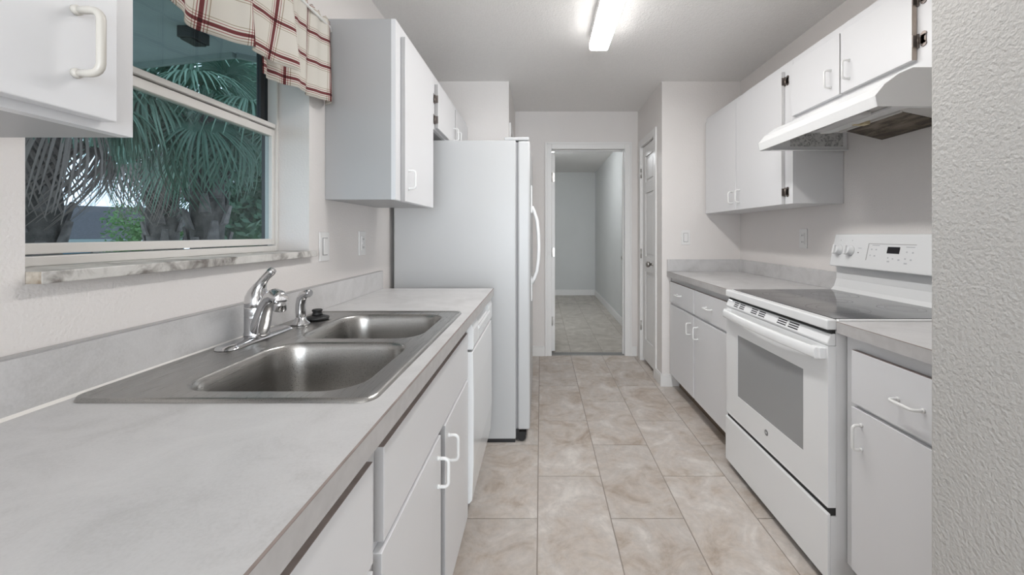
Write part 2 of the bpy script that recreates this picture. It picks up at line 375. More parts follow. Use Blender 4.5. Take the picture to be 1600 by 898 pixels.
# casing of an opening in the side of the alcove wall
casing('trim_5', [(-.256, -.242, YC+.03, YC+.095, 0, 2.12), (-.256, -.242, YC+.095, YF-.10, 2.055, 2.12), (-.256, -.242, YF-.10, YF-.035, 0, 2.12)])
def base(name, x0, x1, y0, y1, h=.10):
    m = MB().box(x0, x1, y0, y1, 0, h-.015)
    ix, iy = (x1-x0 > y1-y0), None
    m.box(x0+(0 if ix else .002), x1-(0 if ix else .002), y0+(.002 if ix else 0), y1-(.002 if ix else 0), h-.015, h)
    return struct(name, m, 'trim_white', bevel=.002)
base('baseboard_far_left', -.242, DX0-cw, YF-.014, YF)
base('baseboard_far_right', DX1+cw, KX-.014, YF-.014, YF)
base('baseboard_closet', KX-.014, KX, YC-.014, KY0-.065)
base('baseboard_closet_front', KX, 1.05, YC-.014, YC)
base('baseboard_hall_far', HX0, HX1, HY-.014, HY, .11)
base('baseboard_hall_right', HX1-.014, HX1, YF+.12, HY-.014, .11)
# door on the right wall of the back room
d = thing('door_4', None, None, (HX1, 4.6, 0), kind='structure')
obj('door_leaf', MB().box(HX1-.012, HX1-.001, 4.35, 5.1, .12, 2.04), 'wall_grey', d, .002)
obj('door_knob', MB().lathe([(.03, 0), (.03, .006), (.011, .01), (.011, .034), (.027, .046), (.024, .062), (.01, .066)], (HX1-.012, 5.03, .92), (-1, 0, 0), 16), 'nickel', d)

# ================================================================== window
win = thing('window_1', None, None, (-1.0, 1.115, WZ0), kind='structure')
fx0, fx1 = -1.06, -1.0
def frame(x0, x1, y0, y1, z0, z1, tl, tr, tb, tt):
    return MB().box(x0, x1, y0, y0+tl, z0, z1).box(x0, x1, y1-tr, y1, z0, z1).box(x0, x1, y0+tl, y1-tr, z0, z0+tb).box(x0, x1, y0+tl, y1-tr, z1-tt, z1)
obj('window_frame', frame(-1.036, -1.0, WY0, WY1, WZ0, WZ1, .018, .012, .02, .03), 'vinyl_frame', win, .002)
obj('outer_frame', frame(-1.062, -1.0365, WY0, WY1, WZ0, WZ1, .018, .006, .02, .03), 'bronze_frame', win)
ZM = 1.612
lo = obj('lower_sash', frame(-1.035, -1.008, WY0+.02, WY1-.012, WZ0+.024, ZM, .022, .016, .022, .026), 'vinyl_frame', win, .002)
obj('pane', MB().box(-1.024, -1.020, WY0+.042, WY1-.028, WZ0+.046, ZM-.026), 'window_glass', lo)
up = obj('upper_sash', frame(-1.060, -1.042, WY0+.02, WY1-.018, ZM-.01, WZ1-.03, .022, .02, .028, .022), ['bronze_frame'], win, .002)
obj('pane', MB().box(-1.053, -1.049, WY0+.042, WY1-.038, ZM+.018, WZ1-.052), 'window_glass', up)
obj('sash_rail', MB().box(-1.041, -1.0, WY0+.02, WY1-.018, ZM+.004, ZM+.020), 'vinyl_frame', up, .002)
obj('sash_lock', MB().box(-1.036, -1.012, 1.36, 1.40, ZM, ZM+.012), 'vinyl_frame', lo, .003)
struct('trim_window_sill', MB().box(-1.0, -.858, .6925, WY1+.012, WZ0-.022, WZ0, ny=1), ['marble', 'marble_stain'], bevel=.002)

# ================================================================== hardware helpers
def pull(parent, base_pt, out, along, mat='handle_white', cc=.078, pr=.03, r=.0046):
    """round D pull: base centre on the face, out = face normal, along = bar direction"""
    B = Vector(base_pt); O = Vector(out); A = Vector(along); pts = []
    k = .012
    pts.append(B-A*cc/2)
    pts.append(B-A*cc/2+O*(pr-k))
    for i in range(1, 5):
        th = i/4*PI/2; pts.append(B-A*cc/2+O*(pr-k)+O*k*math.sin(th)+A*k*(1-math.cos(th)))
    for i in range(0, 4):
        th = i/4*PI/2; pts.append(B+A*cc/2+O*(pr-k)+O*k*math.cos(th)-A*k*(1-math.sin(th)))
    pts.append(B+A*cc/2+O*(pr-k)); pts.append(B+A*cc/2)
    m = MB().tube(pts, r, 10)
    for s_ in (-1, 1): m.lathe([(r*1.35, 0), (r*1.3, .004), (r, .006)], B+A*s_*cc/2, O, 10)
    return obj('handle', m, mat, parent)
def hinge(parent, x, y, z, sx, sy):
    """wrap hinge: sx = outward normal sign in x, sy = side on which the frame leaf sits"""
    m = MB().box(x, x+sx*.003, y, y+sy*.024, z-.012, z+.012)
    m.lathe([(.011, -.0), (.011, .003)], (x, y+sy*.020, z+.016), (sx, 0, 0), 10).lathe([(.011, 0), (.011, .003)], (x, y+sy*.020, z-.016), (sx, 0, 0), 10)
    m.box(x, x+sx*.003, y+sy*.011, y+sy*.029, z-.016, z+.016)
    m.tube([(x+sx*.003, y, z-.024), (x+sx*.003, y, z+.024)], .0045, 8)
    m.box(x, x+sx*.022, y-sy*.0015, y+sy*.0015, z-.020, z+.020)
    return obj('hinge', m, 'hinge_metal', parent)
def slab(name, parent, xb, xf, y0, y1, z0, z1, mats='cabinet_white', **k):
    return obj(name, MB().box(xb, xf, y0, y1, z0, z1, **k), mats, parent, .0015)
EDG = ['cabinet_white', 'edge_grey', 'edge_brown', 'raw_wood', 'edge_light']

# ================================================================== left base run
XFr, XDo = -.303, -.285
def lbase(label, y0, y1, kick=True):
    c = thing('base_cabinet', label, 'cabinet', (-.59, (y0+y1)/2, 0))
    b = MB().box(-.875, XFr-.018, y0, y0+.016, .1, .880).box(-.875, XFr-.018, y1-.016, y1, .1, .880).box(-.875, XFr-.018, y0+.016, y1-.016, .1, .116).box(-.875, -.86, y0+.016, y1-.016, .116, .880)
    obj('body', b, 'cabinet_side', c)
    obj('face_frame', MB().box(XFr-.018, XFr, y0, y0+.035, .1, .880).box(XFr-.018, XFr, y1-.035, y1, .1, .880).box(XFr-.018, XFr, y0+.035, y1-.035, .835-.01, .880).box(XFr-.018, XFr, y0+.035, y1-.035, .1, .13).box(XFr-.018, XFr, y0+.035, y1-.035, .635, .675), 'cabinet_side', c)
    obj('toe_kick', MB().box(-.38, -.365, y0, y1, 0, .1), 'toe_brown', c)
    return c
c = lbase('white base cabinet nearest the camera in the left run', -.42, .215)
dr = slab('drawer_front', c, XFr, XDo, -.40, .195, .66, .833, EDG, ny=1, pz=2); pull(dr, (XDo, -.1, .75), (1, 0, 0), (0, 1, 0))
dd = slab('door', c, XFr, XDo, -.40, .195, .115, .647, EDG, ny=1); pull(dd, (XDo, .15, .57), (1, 0, 0), (0, 0, 1))
c = lbase('white drawer base cabinet between the sink cabinet and the camera', .22, .70)
dr = slab('drawer_front', c, XFr, XDo, .24, .686, .66, .833, EDG, ny=1, pz=2); pull(dr, (XDo, .40, .75), (1, 0, 0), (0, 1, 0))
dd = slab('door', c, XFr, XDo, .24, .686, .115, .647, EDG, ny=1); pull(dd, (XDo, .29, .57), (1, 0, 0), (0, 0, 1))
c = lbase('white two-door cabinet under the steel sink with a blank top panel', .702, 1.60)
slab('false_front', c, XFr, XDo, .732, 1.572, .66, .833, EDG, ny=1, pz=2)
dd = slab('door', c, XFr, XDo, .722, 1.150, .115, .647, EDG, ny=1); pull(dd, (XDo, 1.115, .56), (1, 0, 0), (0, 0, 1))
dd = slab('door', c, XFr, XDo, 1.203, 1.576, .115, .647, EDG, ny=1); pull(dd, (XDo, 1.245, .56), (1, 0, 0), (0, 0, 1))
# counter
ct = thing('countertop', 'long grey-white laminate countertop with backsplash under the window', 'countertop', (-.57, .9, .87))
CY0, CY1 = -.45, 2.215; SX0, SX1, SY0, SY1 = -.833, -.315, .735, 1.515
top = MB()
for q in ((-.883, -.262, CY0, SY0), (-.883, -.262, SY1, CY1), (-.883, SX0, SY0, SY1), (SX1, -.262, SY0, SY1)): top.box(*q, .883, .92)
obj('counter_slab', top, 'laminate', ct)
obj('front_edge', MB().box(-.262, -.2585, CY0, CY1, .882, .9185), 'laminate_edge', ct)
obj('edge_seam', MB().box(-.262, -.2583, CY0, CY1, .9186, .9199), 'edge_brown', ct)
bs = obj('backsplash', MB().box(-.883, -.862, CY0, CY1-.01, .9203, 1.015), 'laminate', ct, .0015)
obj('caulk_line', MB().box(-.884, -.8625, CY0, CY1-.01, 1.0152, 1.018), 'edge_grey', bs)
obj('caulk_bead', MB().prism([(-.8619, .9201), (-.8619, .925), (-.856, .9201)], 'y', CY0, 1.3), 'caulk', bs)

# ------------------------------------------------ sink
def rr(x0, x1, y0, y1, r, n=8):
    pts = []
    for (cx, cy, a0) in ((x1-r, y1-r, 0), (x0+r, y1-r, 90), (x0+r, y0+r, 180), (x1-r, y0+r, 270)):
        for i in range(n+1):
            a = math.radians(a0+90*i/n); pts.append((cx+r*math.cos(a), cy+r*math.sin(a)))
    return pts
sink = thing('kitchen_sink', 'double-bowl stainless steel drop-in sink in the left countertop', 'sink', (-.57, 1.12, .9203))
bowls = [(-.705, -.345, .755, 1.103), (-.705, -.345, 1.137, 1.482)]
bm = bmesh.new()
def loop(pts, z): return [bm.verts.new((p[0]+.57, p[1]-1.12, z-.9203)) for p in pts]
def bridge(a, b):
    n = len(a)
    for i in range(n):
        f = bm.faces.new((a[i], a[(i+1) % n], b[(i+1) % n], b[i])); f.smooth = True
def edges_of(a):
    out = []
    for i in range(len(a)):
        e = bm.edges.get((a[i], a[(i+1) % len(a)]))
        if not e: e = bm.edges.new((a[i], a[(i+1) % len(a)]))
        out.append(e)
    return out
so = (-.846, -.297, .713, 1.537)
o1 = loop(rr(*so, .03), .9204); o2 = loop(rr(so[0]+.003, so[1]-.003, so[2]+.003, so[3]-.003, .028), .9268); o3 = loop(rr(so[0]+.010, so[1]-.010, so[2]+.010, so[3]-.010, .024), .9275); o4 = loop(rr(so[0]+.016, so[1]-.016, so[2]+.016, so[3]-.016, .02), .9245)
bridge(o1, o2); bridge(o2, o3); bridge(o3, o4)
ed = edges_of(o4)
bl = []
for (x0, x1, y0, y1) in bowls:
    L = loop(rr(x0, x1, y0, y1, .075), .9245); bl.append(L); ed += edges_of(L)
res = bmesh.ops.triangle_fill(bm, use_beauty=True, use_dissolve=False, edges=ed, normal=(0, 0, 1))
for (x0, x1, y0, y1), L in zip(bowls, bl):
    prev = L
    for (ins, z, r) in ((.003, .9235, .075), (.006, .919, .075), (.009, .905, .074), (.014, .86, .072), (.019, .80, .07), (.024, .775, .068), (.034, .758, .062), (.05, .749, .05), (.075, .746, .03)):
        Q = loop(rr(x0+ins, x1-ins, y0+ins, y1-ins, r), z); bridge(prev, Q); prev = Q
    c_ = bm.verts.new(((x0+x1)/2+.57, (y0+y1)/2-1.12, .743-.9203))
    for i in range(len(prev)):
        f = bm.faces.new((prev[i], prev[(i+1) % len(prev)], c_)); f.smooth = True
bmesh.ops.recalc_face_normals(bm, faces=bm.faces)
me = bpy.data.meshes.new('basin'); bm.to_mesh(me); bm.free(); mats_of(me, 'stainless')
so_ = bpy.data.objects.new('basin', me); COL.objects.link(so_); so_.parent = sink; ORG[so_] = ORG[sink]
for (x0, x1, y0, y1) in bowls:
    obj('drain', MB().lathe([(.043, 0), (.043, .003), (.034, .004), (.03, .001), (.012, .001), (.012, .008), (.004, .009)], ((x0+x1)/2, (y0+y1)/2, .7445)), 'chrome', sink)
# ------------------------------------------------ faucet
ZD = .9254
fa = thing('kitchen_faucet', 'chrome single-lever kitchen faucet behind the sink bowls', 'faucet', (-.79, 1.14, ZD))
pl = MB()
L0 = rr(-.832, -.772, 1.008, 1.272, .026, 8); L1 = rr(-.829, -.775, 1.012, 1.268, .023, 8); L2 = rr(-.818, -.786, 1.03, 1.25, .014, 8); n = len(L0)
vs = [(*p, ZD) for p in L0]+[(*p, ZD+.006) for p in L1]+[(*p, ZD+.011) for p in L2]
fs = [(i, (i+1) % n, n+(i+1) % n, n+i) for i in range(n)]+[(n+i, n+(i+1) % n, 2*n+(i+1) % n, 2*n+i) for i in range(n)]+[list(range(2*n, 3*n))]
pl.add(vs, fs, 0, True); obj('base_plate', pl, 'chrome', fa)
FX, FY = -.803, 1.14
body = obj('body', MB().lathe([(.032, .008), (.0315, .015), (.030, .02), (.030, .060), (.0305, .062), (.0293, .064), (.0302, .068), (.0302, .088), (.0295, .09)], (FX, FY, ZD), (0, 0, 1), 24), 'chrome', fa)
D = Vector((.86, -.50, 0)).normalized(); P0 = Vector((FX, FY, ZD))
pts = []; rs = []
for (q, z, r) in ((.006, .022, .025), (.018, .034, .0245), (.029, .055, .0225), (.040, .08, .0205), (.055, .104, .019), (.074, .121, .0185), (.096, .128, .0185), (.116, .125, .019), (.128, .116, .0185)):
    pts.append(P0+D*q+Vector((0, 0, z))); rs.append(r)
sp_ = obj('spout', MB().tube(pts, rs, 18), 'chrome', fa)
tip = P0+D*.123; obj('aerator', MB().lathe([(.0145, -.016), (.0155, -.014), (.0155, 0), (.0145, .012)], (tip.x, tip.y, ZD+.105), (D.x*.25, D.y*.25, 1), 18), 'chrome', sp_)
hp = []; hr = []
E = Vector((.75, -.15, 0)).normalized()
for (q, z, r) in ((0, .088, .0295), (0, .100, .0305), (.001, .115, .029), (.004, .130, .024), (.010, .145, .017), (.018, .158, .012), (.028, .170, .0105), (.039, .180, .0105), (.048, .188, .0115), (.054, .193, .0095), (.0565, .195, .005)):
    hp.append(P0+E*q+Vector((0, 0, z))); hr.append(r)
obj('lever', MB().tube(hp, hr, 18), 'chrome', fa)
sx, sy = -.783, 1.315
sa = thing('side_sprayer', 'short chrome pull-out side sprayer beside the faucet', 'sprayer', (sx, sy, ZD))
obj('base', MB().lathe([(.029, 0), (.028, .004), (.018, .014), (.016, .022), (.013, .024)], (sx, sy, ZD), (0, 0, 1), 20), 'chrome', sa)
S0 = Vector((sx, sy, ZD)); hp = []; hr = []
for (q, z, r) in ((0, .020, .011), (0, .026, .0145), (0, .045, .0155), (.0, .066, .015), (.003, .082, .0145), (.009, .094, .014), (.020, .100, .0135), (.032, .102, .013), (.036, .102, .011)):
    hp.append(S0+E*q+Vector((0, 0, z))); hr.append(r)
obj('spray_head', MB().tube(hp, hr, 14), 'chrome', sa)
stp = thing('sink_stopper', 'black rubber sink stopper lying on the sink ledge', 'stopper', (-.772, 1.392, ZD+.0005))
obj('disc', MB().lathe([(.036, 0), (.038, .003), (.037, .008), (.025, .012), (.02, .014)], ORG[stp], (0, 0, 1), 24), 'black_rubber', stp)
obj('knob', MB().lathe([(.018, .014), (.015, .020), (.0135, .025), (.0165, .028), (.0165, .032), (.014, .034)], ORG[stp], (0, 0, 1), 20), 'black_rubber', stp)

# ------------------------------------------------ dishwasher
dw = thing('dishwasher', 'white built-in dishwasher between the sink cabinet and the refrigerator', 'dishwasher', (-.57, 1.908, 0))
DY0, DY1 = 1.607, 2.207
obj('tub', MB().box(-.86, -.30, DY0+.004, DY1-.004, .10, .866), 'gasket', dw)
prof = [(-.298, .145), (-.286, .142), (-.274, .155), (-.268, .30), (-.268, .60), (-.271, .748), (-.298, .748)]
obj('door', MB().prism([(p[0], p[1]) for p in prof], 'y', DY0, DY1), 'enamel', dw, .003)
cp = MB(); prof = [(-.298, .757), (-.272, .757), (-.268, .77), (-.268, .835), (-.276, .864), (-.298, .864)]
cp.prism(prof, 'y', DY0, DY0+.12).prism(prof, 'y', DY1-.12, DY1)
cp.prism([(-.298, .757), (-.272, .757), (-.268, .77), (-.268, .815), (-.285, .822), (-.285, .864), (-.298, .864)], 'y', DY0+.12, DY1-.12)
pc = obj('control_panel', cp, 'enamel', dw, .002)
obj('handle_lip', MB().prism([(-.268, .812), (-.262, .818), (-.266, .83), (-.272, .824)], 'y', DY0+.12, DY1-.12), 'enamel', pc)
obj('maker_badge', MB().box(-.2683, -.2672, 1.86, 1.93, .785, .791), 'print_grey', pc)
obj('kick_panel', MB().box(-.345, -.335, DY0+.005, DY1-.005, .003, .135), 'dark_plastic', dw)

# ------------------------------------------------ refrigerator
RY0, RY1 = 2.352, 3.205
fr = thing('refrigerator', 'white side-by-side refrigerator at the end of the left run', 'refrigerator', (-.5, 2.78, 0))
obj('body', MB().box(-.858, -.146, RY0, RY1, .022, 1.765), 'fridge_white', fr, .006)
obj('gasket', MB().box(-.146, -.136, RY0+.008, RY1-.008, .08, 1.755), 'gasket', fr)
for (a, b, nm) in ((RY0, 2.715, 'freezer_door'), (2.722, RY1, 'refrigerator_door')):
    dd = obj(nm, MB().box(-.135, -.064, a, b, .076, 1.762), 'fridge_white', fr, .011, seg=3)
    hy = b-.035 if nm == 'freezer_door' else a+.035
    hb = MB().tube([(-.060, hy, 1.40), (-.045, hy, 1.37), (-.026, hy, 1.31), (-.016, hy, 1.22), (-.013, hy, 1.14), (-.016, hy, 1.05), (-.026, hy, .97), (-.045, hy, .92), (-.060, hy, .89)], .0125, 12)
    hb.box(-.066, -.058, hy-.012, hy+.012, 1.36, 1.54).box(-.066, -.058, hy-.012, hy+.012, .775, .93)
    obj('handle', hb, 'enamel', dd)
obj('hinge_cap', MB().box(-.215, -.068, RY0+.004, RY0+.085, 1.7655, 1.786), 'fridge_white', fr, .006)
obj('hinge_cap', MB().box(-.215, -.068, RY1-.085, RY1-.004, 1.7655, 1.786), 'fridge_white', fr, .006)
obj('base_grille', MB().box(-.146, -.125, RY0+.02, RY1-.02, .012, .072), 'dark_plastic', fr)
g = MB().lathe([(.022, -.012), (.024, -.008), (.024, .008), (.022, .012)], (-.112, RY0+.03, .0242), (0, 1, 0), 16).box(-.128, -.085, RY0+.012, RY0+.045, .040, .060)
obj('roller', g, 'black_rubber', fr)
for (a, b) in ((RY0+.006, RY0+.03), (RY1-.03, RY1-.006)): obj('base_rail', MB().box(-.85, -.15, a, b, .0005, .022), 'dark_plastic', fr)

# ------------------------------------------------ left wall cabinets
UF, UD = -.595, -.575
def lwall(name, label, y0, y1, z0, z1, near_open=False):
    c = thing(name, label, 'cabinet', (-.74, (y0+y1)/2, z0))
    obj('body', MB().box(-.884, UF-.018, y0, y1, z0, z1), 'cabinet_end_shaded', c, .001)
    return c
def fframe(c, xa, xb, y0, y1, z0, z1, s=.08):
    return obj('face_frame', MB().box(xa, xb, y0, y0+s, z0, z1).box(xa, xb, y1-s, y1, z0, z1).box(xa, xb, y0+s, y1-s, z0, z0+s).box(xa, xb, y0+s, y1-s, z1-s, z1), 'cabinet_white', c)
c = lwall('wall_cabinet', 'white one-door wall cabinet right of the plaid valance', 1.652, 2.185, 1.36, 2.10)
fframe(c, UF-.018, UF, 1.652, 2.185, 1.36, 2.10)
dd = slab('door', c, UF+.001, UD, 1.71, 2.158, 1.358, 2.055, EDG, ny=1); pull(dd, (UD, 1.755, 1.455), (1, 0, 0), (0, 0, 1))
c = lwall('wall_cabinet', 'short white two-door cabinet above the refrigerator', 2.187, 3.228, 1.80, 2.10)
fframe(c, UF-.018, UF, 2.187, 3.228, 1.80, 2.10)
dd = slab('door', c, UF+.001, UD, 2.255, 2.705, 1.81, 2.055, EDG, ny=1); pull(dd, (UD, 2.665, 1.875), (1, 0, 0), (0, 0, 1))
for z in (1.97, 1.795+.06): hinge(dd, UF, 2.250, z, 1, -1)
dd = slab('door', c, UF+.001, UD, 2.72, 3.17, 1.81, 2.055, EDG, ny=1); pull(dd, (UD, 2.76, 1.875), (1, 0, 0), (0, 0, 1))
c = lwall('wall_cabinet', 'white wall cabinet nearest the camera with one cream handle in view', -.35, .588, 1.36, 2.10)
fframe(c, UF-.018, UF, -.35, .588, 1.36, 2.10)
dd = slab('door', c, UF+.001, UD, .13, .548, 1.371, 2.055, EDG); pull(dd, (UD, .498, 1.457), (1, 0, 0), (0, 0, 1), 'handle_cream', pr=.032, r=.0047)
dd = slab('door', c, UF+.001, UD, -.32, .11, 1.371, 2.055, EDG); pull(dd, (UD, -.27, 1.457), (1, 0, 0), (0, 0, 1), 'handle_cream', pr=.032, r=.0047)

# ------------------------------------------------ valance
def cloth(name, parent, y0, y1, z0f, z1, xf, n=90, m=16, ret=None):
    mb = MB(); mb.uv = []; L = 0; prev = None
    cols = []
    for i in range(n+1):
        s_ = i/n; cols.append(s_)
    for j in range(m+1):
        t_ = j/m
        u = 0; pv = None
        for i, s_ in enumerate(cols):
            y = y0+(y1-y0)*s_; zt = z1+.006*math.sin(s_*70); zb = z0f(s_)
            x, dy = xf(s_, t_); p = Vector((x, y+dy, zt+(zb-zt)*t_))
            if pv is not None: u += min((Vector((p.x, p.y, 0))-Vector((pv.x, pv.y, 0))).length, .02)
            pv = p; mb.v.append(p); mb.uv.append((u, .6-(zt-zb)*t_+(0.0)))
    # hem-aligned v coordinate
    for j in range(m+1):
        for i, s_ in enumerate(cols):
            k = j*(n+1)+i; zb = z0f(s_); mb.uv[k] = (mb.uv[k][0], mb.v[k].z-zb+.004)
    for j in range(m):
        for i in range(n):
            a = j*(n+1)+i; mb.f.append([a, a+1, a+n+2, a+n+1]); mb.m.append(0); mb.sm.append(True)
    o = obj(name, mb, 'plaid', parent)
    sd = o.modifiers.new('thick', 'SOLIDIFY'); sd.thickness = .0015; sd.offset = 0
    return o
rod = thing('curtain_rod', 'thin white curtain rod carrying the valance over the window', 'curtain rod', (-.85, 1.1, 2.03))
obj('bar', MB().tube([(-.881, .50+.1, 2.04), (-.85, .61, 2.04), (-.838, .64, 2.04), (-.838, 1.60, 2.04), (-.85, 1.632, 2.04), (-.881, 1.638, 2.04)], .005, 8), 'handle_white', rod)
obj('bracket', MB().box(-.884, -.876, 1.628, 1.646, 2.02, 2.06), 'handle_white', rod)
va = thing('valance', 'cream window valance with dark red plaid lines', 'valance', (-.83, 1.1, 1.7))
def xa(s, t): 
    fold = math.sin(s*PI*2*3.1+.6)*.022*(.25+.75*t)+math.sin(s*PI*2*7.3)*.005*(.6+.4*t)
    return (-.818+fold+.012*t, .012*math.cos(s*PI*2*3.1)*t)
cloth('near_panel', va, .60, 1.30, lambda s: 1.715+.035*(s-.3)+.012*math.sin(s*9), 2.062, xa)
def xb(s, t):
    fold = math.sin(s*PI*2*2.2+2.2)*.014*(.25+.75*t)+math.sin(s*PI*2*6.1)*.004
    e = max(0, (s-.90)/.10); return (-.842+fold-.036*e*e, 0)
cloth('far_panel', va, 1.205, 1.645, lambda s: 1.700+.045*s, 2.062, xb)

# ------------------------------------------------ switches and outlets
def plate(name, label, cat, c, axis, kind):
    """axis: outward normal '+x','-x','-y'"""
    r = thing(name, label, cat, c)
    cx, cy, cz = c
    def bx(u0, u1, z0, z1, d0, d1):
        if axis == '+x': return rbox(cx+d0, cx+d1, cy+u0, cy+u1, cz+z0, cz+z1)
        if axis == '-x': return rbox(cx-d1, cx-d0, cy+u0, cy+u1, cz+z0, cz+z1)
        return rbox(cx+u0, cx+u1, cy-d1, cy-d0, cz+z0, cz+z1)
    obj('cover_plate', bx(-.036, .036, -.059, .059, .0005, .006), 'plate_white', r, .002)
    if kind == 'switch':
        obj('rocker_frame', bx(-.019, .019, -.036, .036, .006, .0075), 'edge_grey', r, .001)
        obj('rocker', bx(-.016, .016, -.033, .033, .0075, .011), 'plate_white', r, .002)
    else:
        f_ = obj('receptacle', bx(-.017, .017, -.034, .034, .006, .0095), 'plate_white', r, .002)
        for z in (-.02, .02):
            for u in (-.006, .006): obj('slot', bx(u-.0015, u+.0015, z-.005, z+.005, .0095, .0099), 'slot_dark', f_)
        if kind == 'gfci': obj('test_button', bx(-.008, .008, -.004, .004, .0095, .011), 'cabinet_side', f_)
    return r
plate('light_switch', 'white rocker switch on the left wall beside the window sill', 'switch', (XL, 1.642, 1.168), '+x', 'switch')
plate('wall_outlet', 'white outlet plate on the left wall near the refrigerator', 'outlet', (XL, 1.99, 1.173), '+x', 'gfci')
plate('light_switch', 'white rocker switch on the closet wall above the far right counter', 'switch', (1.159, YC, 1.19), '-y', 'switch')
plate('wall_outlet', 'white outlet on the right wall left of the range panel', 'outlet', (XR, 2.452, 1.19), '-x', 'plain')

# ================================================================== right base run
RFr, RDo = 1.043, 1.025
def rbase(label, y0, y1, mids=()):
    c = thing('base_cabinet', label, 'cabinet', (1.32, (y0+y1)/2, 0))
    b = MB().box(RFr+.018, 1.595, y0, y0+.016, .1, .880).box(RFr+.018, 1.595, y1-.016, y1, .1, .880).box(RFr+.018, 1.595, y0+.016, y1-.016, .1, .116).box(1.58, 1.595, y0+.016, y1-.016, .116, .880)
    obj('body', b, 'cabinet_side', c)
    fm = MB().box(RFr, RFr+.018, y0, y0+.035, .1, .880).box(RFr, RFr+.018, y1-.05, y1, .1, .880)
    ys = [y0+.035]+[q for m_ in mids for q in (m_-.025, m_+.025)]+[y1-.05]
    for m_ in mids: fm.box(RFr, RFr+.018, m_-.025, m_+.025, .1, .880)
    for a_, b_ in zip(ys[::2], ys[1::2]): fm.box(RFr, RFr+.018, a_, b_, .828, .880).box(RFr, RFr+.018, a_, b_, .1, .13).box(RFr, RFr+.018, a_, b_, .65, .69)
    obj('face_frame', fm, 'cabinet_side', c)
    obj('toe_kick', MB().box(1.105, 1.12, y0, y1, 0, .1), 'toe_brown', c)
    return c
c = rbase('white base cabinet with two drawers between range and closet wall', 2.143, 3.213, (2.698,))
for (a, b, hy) in ((2.708, 3.20, 2.985), (2.16, 2.690, 2.455)):
    dr = slab('drawer_front', c, RDo, RFr, a, b, .68, .843, EDG, pz=2); pull(dr, (RDo, hy, .762), (-1, 0, 0), (0, 1, 0))
for (a, b, hy) in ((2.708, 3.20, 2.765), (2.16, 2.690, 2.635)):
    dd = slab('door', c, RDo, RFr, a, b, .115, .663, EDG); pull(dd, (RDo, hy, .568), (-1, 0, 0), (0, 0, 1))
c = rbase('white drawer base cabinet between the range and the textured wall end', .884, 1.372)
dr = slab('drawer_front', c, RDo, RFr, .90, 1.331, .665, .838, EDG, pz=2); pull(dr, (RDo, 1.118, .746), (-1, 0, 0), (0, 1, 0))
dd = slab('door', c, RDo, RFr, .90, 1.331, .115, .652, EDG); pull(dd, (RDo, 1.288, .569), (-1, 0, 0), (0, 0, 1))
ct = thing('countertop', 'short grey-white countertop with backsplash along the closet wall', 'countertop', (1.3, 2.68, .87))
obj('counter_slab', MB().box(1.0115, 1.598, 2.142, 3.228, .883, .92), 'laminate', ct)
obj('front_edge', MB().box(1.008, 1.0115, 2.142, 3.228, .882, .9185), 'laminate_edge', ct)
obj('edge_seam', MB().box(1.0078, 1.0115, 2.142, 3.228, .9186, .9199), 'edge_brown', ct)
obj('backsplash', MB().box(1.578, 1.598, 2.142, 3.208, .9203, 1.015).box(1.010, 1.598, 3.208, 3.228, .9203, 1.015), 'laminate', ct, .0015)
ct = thing('countertop', 'small piece of grey-white countertop at the near side of the range', 'countertop', (1.3, 1.13, .87))
obj('counter_slab', MB().box(1.0115, 1.598, .882, 1.375, .883, .92), 'laminate', ct)
obj('front_edge', MB().box(1.008, 1.0115, .882, 1.375, .882, .9185), 'laminate_edge', ct)
obj('edge_seam', MB().box(1.0078, 1.0115, .882, 1.375, .9186, .9199), 'edge_brown', ct)
obj('backsplash', MB().box(1.578, 1.598, .882, 1.375, .9203, 1.015), 'laminate', ct, .0015)

# ------------------------------------------------ range
GY0, GY1 = 1.379, 2.138; GM = (GY0+GY1)/2
rg = thing('electric_range', 'white electric range with black glass cooktop and oven window', 'range', (1.28, GM, 0))
obj('body', MB().box(1.012, 1.585, GY0+.003, GY1-.003, .028, .888), 'enamel_side', rg)
obj('leg', MB().box(1.05, 1.09, GY0+.03, GY0+.07, 0, .028), 'dark_plastic', rg); obj('leg', MB().box(1.05, 1.09, GY1-.07, GY1-.03, 0, .028), 'dark_plastic', rg)
obj('leg', MB().box(1.50, 1.54, GY0+.03, GY0+.07, 0, .028), 'dark_plastic', rg); obj('leg', MB().box(1.50, 1.54, GY1-.07, GY1-.03, 0, .028), 'dark_plastic', rg)
# cooktop frame as a ring with a raised lip, glass inside
fm = MB(); X0, X1 = .979, 1.568
fm.box(X0, X0+.038, GY0, GY1, .890, .926).box(X0+.038, X1, GY0, GY0+.017, .890, .926).box(X0+.038, X1, GY1-.017, GY1, .890, .926).box(X1-.03, X1, GY0+.017, GY1-.017, .890, .926).box(X0+.038, X1-.03, GY0+.017, GY1-.017, .890, .915)
cf = obj('cooktop_frame', fm, 'enamel', rg, .006, seg=3)
gt = obj('cooktop_glass', MB().box(X0+.034, X1-.028, GY0+.014, GY1-.014, .9155, .9275), 'cooktop_glass', rg, .001)
for (x, y, r) in ((1.16, GY0+.20, .105), (1.16, GY1-.20, .085), (1.41, GY0+.20, .075), (1.41, GY1-.20, .095), (1.30, GM, .05)):
    b = MB()
    for (ra, rb) in ((r, r-.0025), (r*.66, r*.66-.0015)):
        vs = [(x+q*math.cos(2*PI*i/40), y+q*math.sin(2*PI*i/40), .92765) for q in (ra, rb) for i in range(40)]
        b.add(vs, [(i, (i+1) % 40, 40+(i+1) % 40, 40+i) for i in range(40)])
    obj('burner_ring', b, 'burner_ring', gt)
obj('vent_gap', MB().box(.999, 1.012, GY0+.006, GY1-.006, .868, .890), 'shadow_gap', rg)
